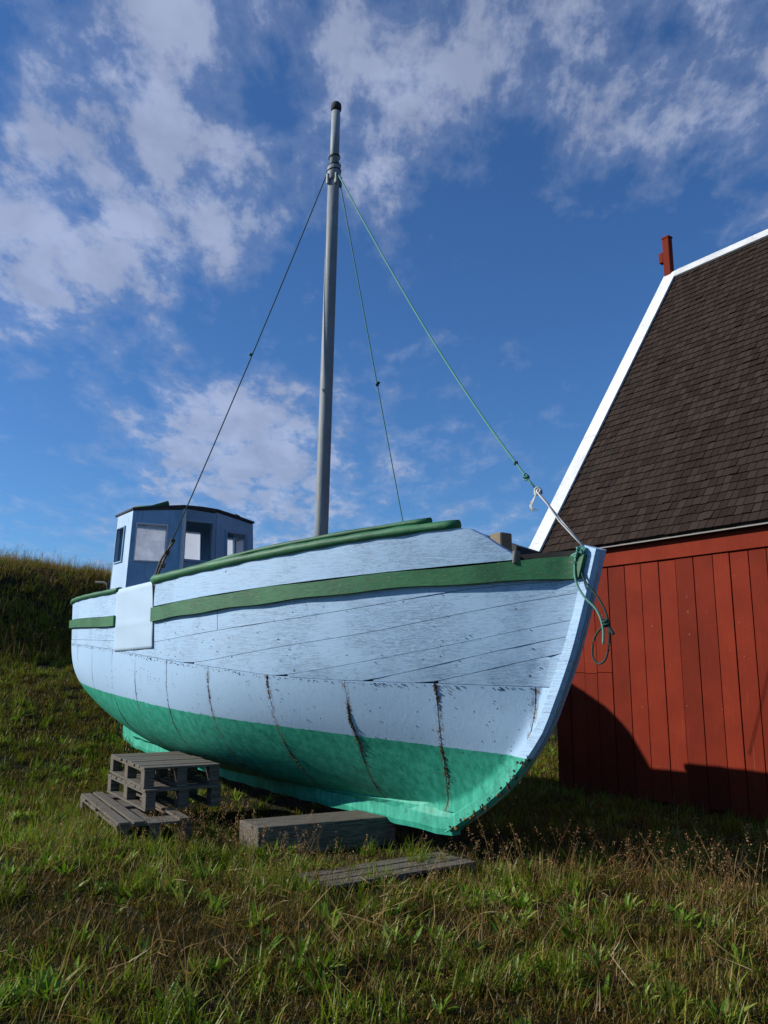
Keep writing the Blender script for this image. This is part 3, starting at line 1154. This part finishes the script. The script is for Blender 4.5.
# white corner board standing proud between the front panels
pb = [wpt(SC + .004, .262, 2.3), wpt(SC + .085, .262, 2.3), wpt(SC + .085, .262, 3.91), wpt(SC + .004, .262, 3.91)]
V = [p + Vector((0, dy, 0)) for dy in (-.012, .012) for p in pb]
mesh_obj('corner_board', V, [(0, 1, 2, 3), (7, 6, 5, 4), (0, 4, 5, 1), (1, 5, 6, 2), (2, 6, 7, 3), (3, 7, 4, 0)], M['white_wood'], wh)
# roof: thin cambered slab following the faceted front
plan = []
for w in np.linspace(.965, -.965, 15):
    fr = np.interp(abs(w), [0, .26, .95, 1.0], [SC + .04, SC + .035, SF + .025, SF + .02])
    plan.append((float(w), float(fr)))
V, F = [], []
for (w, fr) in plan:
    zt = float(np.interp(abs(w), [0, .26, .6, 1.0], [C1 + .012, C1 + .006, C1 - .035, C0 + .006]))
    for s_, z_ in ((SB - .06, zt - .01), (fr, zt), (fr, zt + .028), (SB - .06, zt + .018)):
        V.append((s_, -w, z_ + .004))
n = len(plan)
for i in range(n - 1):
    for k in range(4):
        F.append((i * 4 + k, (i + 1) * 4 + k, (i + 1) * 4 + (k + 1) % 4, i * 4 + (k + 1) % 4))
F += [(0, 1, 2, 3), tuple((n - 1) * 4 + k for k in (3, 2, 1, 0))]
mesh_obj('wheelhouse_roof', V, F, M['roofdark'], wh)
tube('roof_batten', [(-5.72, -.90, 3.905), (-5.66, -.66, 3.935), (-5.60, -.44, 4.015)], [.030, .034, .036], M['green'], wh, 7)
tube('roof_batten', [(-5.60, .70, 3.925), (-5.58, .62, 3.945)], [.03, .03], M['roofdark'], wh, 7)

# small bent pipe on the quarter rail
tube('quarter_pipe', [(-7.2, -.9, 2.97), (-6.8, -.9, 2.93), (-6.66, -.9, 2.89), (-6.64, -.9, 2.80), (-6.65, -.95, 2.5)], .018, M['iron'], boat, 6)

# ---- mast
mast = empty('mast', (0, 0, 0))
mast.parent = boat
MB, MT = Vector((-2.20, 0, 2.25)), Vector((-1.955, 0, 8.57))


def mpt(z, dy=0, ds=0):
    k = (z - MB.z) / (MT.z - MB.z)
    p = MB.lerp(MT, k)
    return Vector((p.x + ds, p.y + dy, z))


tube('mast_tube', [mpt(z) for z in (2.25, 3.5, 5, 6.5, 7.62)], [.081, .079, .076, .073, .070], M['galv'], mast, 20)
tube('topmast_tube', [mpt(z) for z in (7.62, 8.0, 8.44)], [.058, .056, .054], M['galv'], mast, 18)
tube('mast_cap', [mpt(z) for z in (8.45, 8.46, 8.50, 8.54, 8.565)], [.05, .064, .068, .062, .04], M['iron'], mast, 16)
tube('collar', [mpt(z) for z in (7.50, 7.52, 7.70, 7.72)], [.075, .088, .082, .066], M['galv'], mast, 16)
0 and tube('mast_seam', [mpt(z, -.060, .046) for z in (2.6, 4, 5.5, 7.5)], .010, M['iron'], mast, 5)
for dy, ds in ((-.085, 0), (.08, .03), (-.02, .085)):
    bevel_box('cleat', *(lambda p: (p.x + ds - .02, p.x + ds + .02, dy - .016, dy + .016, 7.44, 7.58))(mpt(7.5)), M['galv'], mast, bev=.008)
for zc_, r_ in ((7.82, .068), (7.70, .080), (7.63, .086)):
    ring = [mpt(zc_ + .015 * math.sin(a * 1.0 + zc_), r_ * math.sin(a), r_ * math.cos(a)) for a in np.linspace(0, 2 * math.pi, 17)]
    tube('rope_turn', ring, .007, M['rope_dark'], mast, 6)


# ---- ropes
def rope(name, pts, r, mat, sag=0, n=24, sides=6):
    P = [Vector(p) for p in pts]
    out = []
    if len(P) == 2:
        for i in range(n + 1):
            k = i / n
            p = P[0].lerp(P[1], k)
            p.z -= sag * 4 * k * (1 - k)
            out.append(p)
    else:
        # Catmull-Rom through the points
        Q = [P[0] * 2 - P[1]] + P + [P[-1] * 2 - P[-2]]
        for i in range(1, len(Q) - 2):
            for j in range(6):
                u = j / 6
                a, b, c, e_ = Q[i - 1], Q[i], Q[i + 1], Q[i + 2]
                out.append(.5 * ((2 * b) + (c - a) * u + (2 * a - 5 * b + 4 * c - e_) * u * u + (3 * b - a - 3 * c + e_) * u ** 3))
        out.append(P[-1])
    return tube(name, out, r, mat, boat, sides)


def knot(p, r, mat, name='knot'):
    vf = []
    for q in range(4):
        c = Vector(p) + Vector((random.uniform(-r, r), random.uniform(-r, r), random.uniform(-r, r))) * .6
        ax = Euler((random.uniform(0, 3), random.uniform(0, 3), 0)).to_matrix()
        ring = [c + ax @ Vector((math.cos(a) * r, math.sin(a) * r, .15 * r * math.sin(3 * a))) for a in np.linspace(0, 6.283, 11)]
        vf.append(tube_vf(ring, r * .36, 5))
    V, F = merge(vf)
    return mesh_obj(name, V, F, mat, boat, smooth=True)


top = mpt(7.60)
# starboard shroud: wire above, tarred lashing at the rail
r0 = Vector((-3.17, -1.53, 2.64))
a = Vector(top) + Vector((-.05, -.07, 0))
e1 = a.lerp(r0, .915)
rope('shroud', [a, e1], .007, M['rope_dark'], .05)
rope('shroud_lanyard', [e1, r0], .012, M['rope_brown'], 0, 6)
rope('shroud_lanyard', [e1 + Vector((.03, 0, -.03)), (r0 + e1) * .5 + Vector((-.035, -.02, 0)), r0 + Vector((-.04, 0, .02))], .012, M['rope_brown'])
knot(e1, .020, M['rope_brown'])
knot((r0 + e1 * 2) / 3, .024, M['rope_brown'])
knot((r0 * 2 + e1) / 3, .022, M['rope_brown'])
knot(r0 + Vector((0, 0, .0)), .034, M['rope_brown'])
knot(a.lerp(r0, .47), .014, M['rope_green'])
rope('lanyard_tail', [r0 + Vector((0, -.05, .0)), r0 + Vector((-.01, -.03, -.12)), r0 + Vector((-.015, -.02, -.22)), r0 + Vector((-.012, -.015, -.32))], .011, M['rope_brown'])
# port shroud
r1 = Vector((-2.32, 1.50, 2.66))
a1 = Vector(top) + Vector((0, .08, -.03))
rope('shroud', [a1, r1], .0075, M['rope_green'], .02)
knot(a1.lerp(r1, .50), .022, M['rope_dark'])
# forestay: green rope, then a doubled white end made fast to the stem head
sh = Vector((1.67, -.04, 2.53))
a2 = Vector(top) + Vector((.08, 0, -.02))
pth = []
for k in np.linspace(0, 1, 31):
    p = a2.lerp(sh, float(k))
    p.z -= .25 * 4 * k * (1 - k) * (.75 + .5 * k)
    pth.append(p)
tube('forestay', pth[:27], .009, M['rope_green'], boat, 6)
tube('forestay_end', pth[26:], .009, M['rope_white'], boat, 6)
tube('forestay_end', [p + Vector((.0, -.018, .012 * math.sin(i * 2.1))) for i, p in enumerate(pth[26:])], .006, M['rope_white'], boat, 6)
knot(pth[26], .024, M['rope_white'])
knot(pth[25], .020, M['rope_green'])
knot(pth[24], .014, M['rope_dark'])
fr = pth[26]
for q in range(5):
    rope('frayed_end', [fr, fr + Vector((-.03 + .004 * q, -.02, -.06)), fr + Vector((-.06 + .012 * q, -.03 - .008 * q, -.10 - .012 * q)), fr + Vector((-.055 + .02 * q, -.03, -.155 - .008 * (q % 3)))], .0035, M['rope_white'], sides=5)
# lashing on the stem head and the hanging tail
for q in range(4):
    ring = [Vector((1.60 + .085 * math.cos(a_), .083 * math.sin(a_), 2.44 + .018 * q + .02 * math.cos(a_))) for a_ in np.linspace(0, 6.283, 17)]
    tube('stem_lashing', ring, .010, M['rope_green'], boat, 6)
knot(sh + Vector((0, -.05, -.02)), .028, M['rope_green'])
rope('hanging_tail', [sh + Vector((.0, -.09, .0)), (1.62, -.11, 2.42), (1.63, -.12, 2.28), (1.70, -.12, 2.16), (1.80, -.10, 2.05), (1.84, -.09, 1.92), (1.835, -.09, 1.80)], .009, M['rope_green'])
rope('hanging_loop', [(1.64, -.095, 2.49), (1.68, -.09, 2.30), (1.80, -.075, 2.14), (1.86, -.06, 2.00), (1.87, -.06, 1.84), (1.83, -.06, 1.70), (1.75, -.05, 1.66), (1.70, -.05, 1.72), (1.72, -.05, 1.84), (1.80, -.06, 1.92), (1.86, -.07, 1.93)], .008, M['rope_dark'])
knot((1.85, -.08, 1.95), .022, M['rope_dark'])
rope('hanging_loop', [(1.85, -.08, 1.97), (1.88, -.07, 1.92), (1.91, -.06, 1.87)], .013, M['rope_dark'])

# white sheet hung over the rail on the starboard quarter (a thing of its own)
V, F = [], []
NS, NZc = 28, 26
cs = np.linspace(-4.40, -3.20, NS + 1)
for s in cs:
    zt = float(z_sheer(s))
    wt_ = float(half(s, zt))
    col_ = []
    # inside, over the rail, then down the outside
    col_ += [(wt_ - .085, zt - .22), (wt_ - .080, zt - .05), (wt_ - .062, zt + .006), (wt_ - .03, zt + .014), (wt_ + .004, zt + .008), (wt_ + .016, zt - .02)]
    zb = 1.852 + .012 * (s + 3.8)
    zr = float(z_rubbot(s))
    for z in np.linspace(zt - .06, zb, NZc - 5):
        wz = float(half(s, z))
        bulge = .014 + .004 * math.exp(-((z - zr) / .03) ** 2) + .002 * math.sin(s * 13 + z * 3) + .002 * math.sin(z * 17 + s * 4)
        col_.append((wz + bulge, z))
    for w, z in col_:
        V.append((s, -w, z))
m = len(V) // (NS + 1)
for i in range(NS):
    for k in range(m - 1):
        F.append((i * m + k, (i + 1) * m + k, (i + 1) * m + k + 1, i * m + k + 1))
cl = mesh_obj('white_sheet', V, F, M['cloth'], None, smooth=True)
cl.location = (BO[0], BO[1], 0)
cl.rotation_euler = (0, 0, BROT)
sol = cl.modifiers.new('thickness', 'SOLIDIFY')
sol.thickness = .0015
sol.offset = 0
tag(cl, 'white sheet hung over the green rail below the wheelhouse', 'sheet')


# ------------------------------------------------------------------ pallets and timbers
def make_pallet(name, loc, rz, L, Wd, H, label, tilt=(0, 0), nsl=7, group=None, keep=None, along=False):
    """local x = across (slat length), y = along; top at z = H"""
    r = empty(name, loc, rz)
    r.rotation_euler = (tilt[0], tilt[1], rz)
    tag(r, label, 'pallet', group)
    st, bt = .022, .022
    pitch = L / nsl
    if along:
        for i in (0, 1, 4):
            x0 = -Wd / 2 + i * Wd / 5
            bevel_box('slat', x0 + .006, x0 + Wd / 5 - .03, -L / 2 + random.uniform(-.02, .02), L / 2 + random.uniform(-.03, .02), H + .001, H + .022, M['grey'], r, bev=.003)
    for i in range(nsl):
        if along and i not in (0, nsl // 2, nsl - 1):
            continue
        y0 = -L / 2 + i * pitch + random.uniform(0, .006)
        j = random.uniform(-.012, .012)
        bevel_box('slat', -Wd / 2 + j, Wd / 2 + j, y0, y0 + pitch - random.uniform(.016, .034), H - st, H + random.uniform(-.002, .003), M['grey'], r, bev=.003)
    for xx in (-Wd / 2 + .005, -.05, Wd / 2 - .105):
        bevel_box('stringer', xx, xx + .10, -L / 2 + .004, L / 2 - .006, H - st - bt, H - st - .001, M['grey'], r, bev=.003)
        for yy in (-L / 2 + .006, -.07, L / 2 - .146):
            bevel_box('block', xx + .002, xx + .098, yy, yy + .14, bt + .001, H - st - bt - .001, M['grey'], r, bev=.004)
        bevel_box('bottom_board', xx - .002, xx + .102, -L / 2, L / 2, 0, bt, M['grey'], r, bev=.003)
    return r


def orient(nl, nr, fl):
    ex = np.array(nr) - np.array(nl)
    return math.atan2(ex[1], ex[0])


def place_pallet(nl, rz, L, Wd, H, ztop, label, **kw):
    """put the near left top corner at nl"""
    ex = np.array((math.cos(rz), math.sin(rz)))
    ey = np.array((-math.sin(rz), math.cos(rz)))
    c = np.array(nl) + ex * Wd / 2 + ey * L / 2
    return make_pallet('pallet', (c[0], c[1], ztop - H), rz, L, Wd, H, label, **kw)


place_pallet((-2.28, 8.30), math.radians(29), 1.58, .75, .195, .705, 'topmost grey pallet of the stack beside the hull', nsl=8)
place_pallet((-2.24, 8.24), math.radians(30.5), 1.56, .75, .195, .508, 'grey pallet under the topmost one in the stack beside the hull', nsl=8)
place_pallet((-2.29, 7.58), math.radians(28), 2.05, .66, .18, .305, 'broken lowest pallet of the stack, sticking out to the left in the grass', nsl=6, along=True)
# foot pallet under the bow
make_pallet('pallet', (.02, 7.12, -.055), math.radians(35), .50, 1.45, .12, 'low pallet half sunk in grass under the keel at the bow', nsl=3)


def timber(loc, rz, L, w, h, label, bev=.012):
    o = bevel_box('timber', 0, L, -w / 2, w / 2, 0, h, M['grey'], None, bev=bev, seg=2, jit=.008)
    o.location = loc
    o.rotation_euler = (0, 0, rz)
    tag(o, label, 'timber')
    return o


timber((-1.22, 7.95, -.05), math.radians(28), 1.38, .48, .305, 'thick squared grey timber beam lying under the middle of the keel')
p = sw(-6.2, .55)
timber((p[0], p[1], .10), math.atan2(.6, .8), 1.1, .2, .27, 'squared timber block propping the keel near the stern')

# ------------------------------------------------------------------ grass and plants
def blades(n, rad, hmin, hmax, wmin, wmax, lean, curl, segs=3, seed=0):
    R = np.random.default_rng(seed)
    V, F = [], []
    for _ in range(n):
        r = rad * math.sqrt(R.random())
        th = R.random() * 6.283
        bx, by = r * math.cos(th), r * math.sin(th)
        az = R.random() * 6.283
        h = R.uniform(hmin, hmax)
        wd = R.uniform(wmin, wmax)
        ln = abs(R.normal(0, lean))
        cu = R.uniform(0, curl)
        dx, dy = math.cos(az), math.sin(az)
        px, py = -dy, dx
        ang_ = ln
        x, y, z = bx, by, -.01
        k0 = len(V)
        for j in range(segs + 1):
            k = j / segs
            ww = wd * (1 - k ** 1.6) * .5 + .0002
            if j < segs:
                V += [(x - px * ww, y - py * ww, z), (x + px * ww, y + py * ww, z)]
            else:
                V.append((x, y, z))
            st = h / segs
            x += dx * math.sin(ang_) * st
            y += dy * math.sin(ang_) * st
            z += math.cos(ang_) * st
            ang_ += cu / segs
        for j in range(segs - 1):
            a = k0 + 2 * j
            F.append((a, a + 1, a + 3, a + 2))
        a = k0 + 2 * (segs - 1)
        F.append((a, a + 1, a + 2))
    return V, F


def seedstem(n, rad, hmin, hmax, seed, head=.10):
    """dry flowering stems with loose seed heads"""
    R = np.random.default_rng(seed)
    V, F, mats = [], [], []
    for _ in range(n):
        r = rad * math.sqrt(R.random())
        th = R.random() * 6.283
        x, y = r * math.cos(th), r * math.sin(th)
        az = R.random() * 6.283
        h = R.uniform(hmin, hmax)
        ln = abs(R.normal(0, .22))
        cu = R.uniform(.1, .7)
        path = []
        z = -.02
        a_ = ln
        for j in range(7):
            path.append((x, y, z))
            x += math.cos(az) * math.sin(a_) * h / 6
            y += math.sin(az) * math.sin(a_) * h / 6
            z += math.cos(a_) * h / 6
            a_ += cu / 6
        v, f = tube_vf(path, [.0016 - .00012 * j for j in range(7)], 3, caps=False)
        k = len(V)
        V += [tuple(q) for q in v]
        F += [tuple(i + k for i in q) for q in f]
        mats += [0] * len(f)
        for q in range(int(R.integers(14, 26))):
            kk = 1 - R.random() * head / h * 1.4
            kk = min(max(kk, 0), .999) * 6
            i = int(kk)
            p0, p1 = np.array(path[i]), np.array(path[min(i + 1, 6)])
            c = p0 + (p1 - p0) * (kk - i) + R.normal(0, .011, 3)
            sz = R.uniform(.0035, .0085)
            o1, o2 = R.normal(0, 1, 3), R.normal(0, 1, 3)
            o1 = o1 / np.linalg.norm(o1) * sz
            o2 = o2 / np.linalg.norm(o2) * sz * .7
            k = len(V)
            V += [tuple(c - o1), tuple(c + o2), tuple(c + o1), tuple(c - o2)]
            F.append((k, k + 1, k + 2, k + 3))
            mats.append(1)
    return V, F, mats


def leaves(n, L0, L1, w, seed, spread=.5):
    """a clump of broad lance-shaped leaves"""
    R = np.random.default_rng(seed)
    V, F = [], []
    for _ in range(n):
        az = R.random() * 6.283
        L = R.uniform(L0, L1)
        ang_ = R.uniform(.08, spread)
        cu = R.uniform(.2, .9)
        dx, dy = math.cos(az), math.sin(az)
        px, py = -dy, dx
        x, y, z = dx * .02 * R.random(), dy * .02 * R.random(), -.01
        ww0 = w * R.uniform(.7, 1.2)
        tw = R.uniform(-.5, .5)
        k0 = len(V)
        segs = 5
        prof = [.25, .7, 1, .9, .55, .04]
        for j in range(segs + 1):
            ww = ww0 * prof[j] * .5
            fold = .25 * ww
            cx_, cy_ = math.cos(tw), math.sin(tw)
            V += [(x - px * ww * cx_, y - py * ww * cx_, z + fold - ww * cy_), (x, y, z), (x + px * ww * cx_, y + py * ww * cx_, z + fold + ww * cy_)]
            x += dx * math.sin(ang_) * L / segs
            y += dy * math.sin(ang_) * L / segs
            z += math.cos(ang_) * L / segs
            ang_ += cu / segs
        for j in range(segs):
            a = k0 + 3 * j
            F += [(a, a + 1, a + 4, a + 3), (a + 1, a + 2, a + 5, a + 4)]
    return V, F


src = bpy.data.collections.new('grass_sources')      # not linked to the scene: only instanced


def src_obj(name, V, F, mats, mi=None):
    me = bpy.data.meshes.new(name)
    me.from_pydata([tuple(map(float, v)) for v in V], [], F)
    for m_ in mats:
        me.materials.append(m_)
    if mi:
        me.polygons.foreach_set('material_index', mi)
    me.update()
    o = bpy.data.objects.new(name, me)
    src.objects.link(o)
    return o


KINDS = {}
for i in range(4):
    KINDS.setdefault('short', []).append(src_obj('a%02d_short' % i, *blades(42, .13, .03, .10, .004, .009, .8, 1.6, 3, 10 + i), [M['g_olive']]))
for i in range(4):
    KINDS.setdefault('green', []).append(src_obj('b%02d_green' % i, *blades(24, .06, .07, .21, .006, .0135, .5, 1.6, 4, 20 + i), [M['g_green']]))
for i in range(3):
    KINDS.setdefault('dry', []).append(src_obj('c%02d_dry' % i, *blades(18, .15, .08, .30, .0018, .004, .75, 1.6, 4, 30 + i), [M['g_dry']]))
for i in range(4):
    v_, f_, m_ = seedstem(4, .13, .22, .46, 40 + i)
    KINDS.setdefault('seed', []).append(src_obj('d%02d_seed' % i, v_, f_, [M['g_dry'], M['g_seed']], m_))
for i in range(4):
    KINDS.setdefault('leaf', []).append(src_obj('e%02d_leaf' % i, *leaves(12, .045, .13, .022, 50 + i, 1.15), [M['g_leaf']]))
for i in range(3):
    KINDS.setdefault('moss', []).append(src_obj('f%02d_moss' % i, *blades(130, .15, .012, .05, .002, .006, .95, 1.2, 2, 60 + i), [M['g_moss']]))
order = sorted(o.name for o in src.objects)
IDX = {k: [order.index(o.name) for o in v] for k, v in KINDS.items()}

PTS, ROT, SCL, IDS = [], [], [], []


def allowed(x, y):
    dx, dy = x - c0[0], y - c0[1]
    a, b = dx * SX[0] + dy * SX[1], dx * SY[0] + dy * SY[1]
    return ~((a > -.05) & (a < LEN * SHED_K + .05) & (b > -.04) & (b < DEP * SHED_K))


def in_view(x, y, z, margin=170):
    dd = y * math.cos(PITCH) + (z - 1.6) * math.sin(PITCH)
    u = 384 + 840 * x / np.maximum(dd, .1)
    vv = 512 - 840 * (-y * math.sin(PITCH) + (z - 1.6) * math.cos(PITCH)) / np.maximum(dd, .1)
    return (dd > 1) & (u > -margin) & (u < 768 + margin) & (vv < 1024 + 200)


def scatter(kind, x0, x1, y0, y1, dens_, s0, s1, mask=None, tilt=.15):
    n = int((x1 - x0) * (y1 - y0) * dens_)
    x = rng.uniform(x0, x1, n)
    y = rng.uniform(y0, y1, n)
    z = hgt(x, y)
    ok = allowed(x, y) & in_view(x, y, z)
    s_, w_ = to_sw(x, y)
    under = (1 - sstep(np.abs(w_ - .1), .75, 1.25)) * sstep(s_, -6.6, -5.6) * (1 - sstep(s_, .5, .9))  # grass thinned to bare soil below the hull, also to deepen the shade
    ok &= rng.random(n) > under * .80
    if mask is not None:
        ok &= rng.random(n) < mask(x, y)
    x, y, z = x[ok], y[ok], z[ok]
    n = len(x)
    PTS.append(np.stack([x, y, z], -1))
    ROT.append(np.stack([rng.normal(0, tilt, n), rng.normal(0, tilt, n), rng.uniform(0, 6.283, n)], -1))
    SCL.append(rng.uniform(s0, s1, n))
    IDS.append(rng.choice(IDX[kind], n))


def blotch(x, y, fx, ph):
    return .5 + .5 * np.sin(x * fx + ph + 1.3 * np.sin(y * fx * .8 + ph)) * np.sin(y * fx * 1.15 + ph * 2 + 1.1 * np.sin(x * fx * .6))


def sstep(a, lo, hi):
    k = np.clip((a - lo) / (hi - lo), 0, 1)
    return k * k * (3 - 2 * k)


def bare_fn(x, y):       # low mossy patch in the left foreground
    return np.exp(-(((x + .75) / .95) ** 2 + ((y - 5.35) / .62) ** 2)) + .8 * np.exp(-(((x + 2.3) / .8) ** 2 + ((y - 5.0) / .6) ** 2))


def lush(x, y):
    b_ = bare_fn(x, y)
    return np.clip((1 - 1.1 * b_), 0, 1)


# near field
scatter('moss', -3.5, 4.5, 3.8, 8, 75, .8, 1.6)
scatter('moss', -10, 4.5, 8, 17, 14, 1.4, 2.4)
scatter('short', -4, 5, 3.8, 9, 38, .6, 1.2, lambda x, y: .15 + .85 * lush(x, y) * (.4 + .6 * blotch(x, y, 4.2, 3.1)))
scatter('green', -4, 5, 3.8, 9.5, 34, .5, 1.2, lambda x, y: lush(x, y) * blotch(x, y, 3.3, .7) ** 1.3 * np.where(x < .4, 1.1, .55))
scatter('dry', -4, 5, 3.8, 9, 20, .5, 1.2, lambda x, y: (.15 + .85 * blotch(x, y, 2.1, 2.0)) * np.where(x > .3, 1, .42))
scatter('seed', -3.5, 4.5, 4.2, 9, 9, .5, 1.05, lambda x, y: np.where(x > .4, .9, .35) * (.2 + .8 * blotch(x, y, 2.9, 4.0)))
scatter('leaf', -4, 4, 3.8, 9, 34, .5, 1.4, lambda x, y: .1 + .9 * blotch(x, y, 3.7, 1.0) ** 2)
# fringe of tall dry stems where the sunlight ends, right of the bow
scatter('seed', .2, 3.6, 6.0, 7.2, 30, .7, 1.3, lambda x, y: np.exp(-((y - (7.35 - .30 * x)) / .38) ** 2))
scatter('dry', .2, 3.6, 5.6, 7.1, 24, .7, 1.2, lambda x, y: np.exp(-((y - (7.2 - .30 * x)) / .5) ** 2))
# dead stalks lying over
scatter('dry', -3.5, 4, 4.0, 7.5, 7, 1.0, 1.7, None, .75)
# growth round the timbers and pallets
scatter('green', -2.75, -1.5, 7.0, 7.75, 40, .7, 1.2)
scatter('short', -2.9, -1.5, 7.0, 8.6, 40, .9, 1.5)
scatter('green', -.7, .9, 6.35, 6.95, 26, .6, 1.1)
scatter('short', -.7, .8, 6.6, 7.5, 30, .7, 1.1)
scatter('dry', -1.6, .9, 6.5, 7.5, 10, .7, 1.2)
scatter('seed', -2.6, .9, 6.2, 7.9, 9, .6, 1.0)
scatter('green', -2.6, .9, 6.2, 7.2, 16, .6, 1.15)
scatter('seed', -2.4, .3, 6.9, 8.1, 6, .7, 1.15)
scatter('seed', -1.9, -1.0, 7.4, 8.2, 16, .8, 1.3)
scatter('green', -3.3, -1.5, 7.0, 9.3, 14, .8, 1.2)
# lusher clumps standing out of the turf
for _ in range(44):
    cx_, cy_ = rng.uniform(-3.2, 3.4), rng.uniform(4.0, 8.2)
    if bare_fn(cx_, cy_) > .3:
        continue
    kind = 'green' if rng.random() < .65 else 'leaf'
    scatter(kind, cx_ - .16, cx_ + .16, cy_ - .14, cy_ + .14, rng.uniform(90, 190), .8, 1.3 if kind == 'green' else 1.6)
# middle field, left of the boat and behind it
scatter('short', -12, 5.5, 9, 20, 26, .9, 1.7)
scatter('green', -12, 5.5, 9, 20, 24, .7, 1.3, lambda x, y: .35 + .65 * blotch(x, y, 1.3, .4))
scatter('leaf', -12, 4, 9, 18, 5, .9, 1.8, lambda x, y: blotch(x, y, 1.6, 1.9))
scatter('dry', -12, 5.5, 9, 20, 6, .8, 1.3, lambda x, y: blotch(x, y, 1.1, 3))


# bank and crest
def bankmask(x, y):
    s, w = to_sw(x, y)
    return sstep(-s, 12.3, 13.5)


scatter('short', -20, 4, 14, 33, 14, 1.6, 2.6, bankmask)
scatter('green', -20, 4, 14, 33, 9, 1.2, 2.2, lambda x, y: bankmask(x, y) * (.3 + .7 * blotch(x, y, .9, 1.4)))
scatter('dry', -20, 4, 14, 33, 10, 1.2, 2.2, bankmask)
scatter('dry', -20, 4, 18, 33, 16, 1.2, 2.2, lambda x, y: sstep(-to_sw(x, y)[0], 15.9, 17.2))
scatter('seed', -20, 4, 16, 33, 2.5, .9, 1.6, lambda x, y: bankmask(x, y))

P_ = np.concatenate(PTS)
R_ = np.concatenate(ROT)
S_ = np.concatenate(SCL)
I_ = np.concatenate(IDS)
print('grass tufts', len(P_))
gm = bpy.data.meshes.new('meadow_grass')
gm.from_pydata(P_.tolist(), [], [])
for nm, typ, dat, key in (('rot', 'FLOAT_VECTOR', R_.reshape(-1), 'vector'), ('scl', 'FLOAT', S_, 'value'), ('ids', 'INT', I_, 'value')):
    at = gm.attributes.new(nm, typ, 'POINT')
    at.data.foreach_set(key, np.ascontiguousarray(dat.astype(np.int32 if typ == 'INT' else np.float32)))
grass = bpy.data.objects.new('meadow_grass', gm)
COL.objects.link(grass)
grass['kind'] = 'stuff'
tag(grass, 'rough meadow grass with dry stems and seed heads over the ground', 'grass')
ng = bpy.data.node_groups.new('grass_instances', 'GeometryNodeTree')
ng.interface.new_socket('Geometry', in_out='INPUT', socket_type='NodeSocketGeometry')
ng.interface.new_socket('Geometry', in_out='OUTPUT', socket_type='NodeSocketGeometry')
gi, go = ng.nodes.new('NodeGroupInput'), ng.nodes.new('NodeGroupOutput')
ci = ng.nodes.new('GeometryNodeCollectionInfo')
ci.inputs['Collection'].default_value = src
ci.inputs['Separate Children'].default_value = True
ci.inputs['Reset Children'].default_value = True
ip = ng.nodes.new('GeometryNodeInstanceOnPoints')
ip.inputs['Pick Instance'].default_value = True


def attr(nm, typ):
    nd = ng.nodes.new('GeometryNodeInputNamedAttribute')
    nd.data_type = typ
    nd.inputs[0].default_value = nm
    return nd.outputs[0]


e2r = ng.nodes.new('FunctionNodeEulerToRotation')
ng.links.new(attr('rot', 'FLOAT_VECTOR'), e2r.inputs[0])
ng.links.new(gi.outputs[0], ip.inputs['Points'])
ng.links.new(ci.outputs[0], ip.inputs['Instance'])
ng.links.new(attr('ids', 'INT'), ip.inputs['Instance Index'])
ng.links.new(e2r.outputs[0], ip.inputs['Rotation'])
ng.links.new(attr('scl', 'FLOAT'), ip.inputs['Scale'])
ng.links.new(ip.outputs[0], go.inputs[0])
md = grass.modifiers.new('instances', 'NODES')
md.node_group = ng

# single leafy clumps that stand out of the grass
CL = [((205, 882), 15, .22, 'broad-leaved green clump in the grass before the lowest pallet'),
      ((120, 905), 13, .20, 'leafy green clump in the left foreground grass'),
      ((322, 975), 9, .16, 'small leafy clump near the bottom edge of the grass'),
      ((395, 905), 12, .18, 'green leafy clump just in front of the low bow pallet'),
      ((570, 925), 12, .24, 'upright long-leaved clump right of the bow in dry grass'),
      ((520, 915), 10, .18, 'leafy clump left of the upright long-leaved one in dry grass')]
for i, ((u, vv), nlv, L, lab) in enumerate(CL):
    r, k = (u - 384) / 840, (512 - vv) / 840
    dx, dy, dz = r, math.cos(PITCH) - math.sin(PITCH) * k, math.sin(PITCH) + math.cos(PITCH) * k
    q = (0.08 - 1.6) / dz
    x, y = dx * q, dy * q
    V, F = leaves(nlv + 8, L * .5, L * 1.15, .024, 90 + i, .85)
    o = mesh_obj('leafy_plant', V, F, M['g_leaf'], None, smooth=True)
    o.location = (x, y, float(hgt(x, y)))
    tag(o, lab, 'plant', 'leafy clumps in the grass')
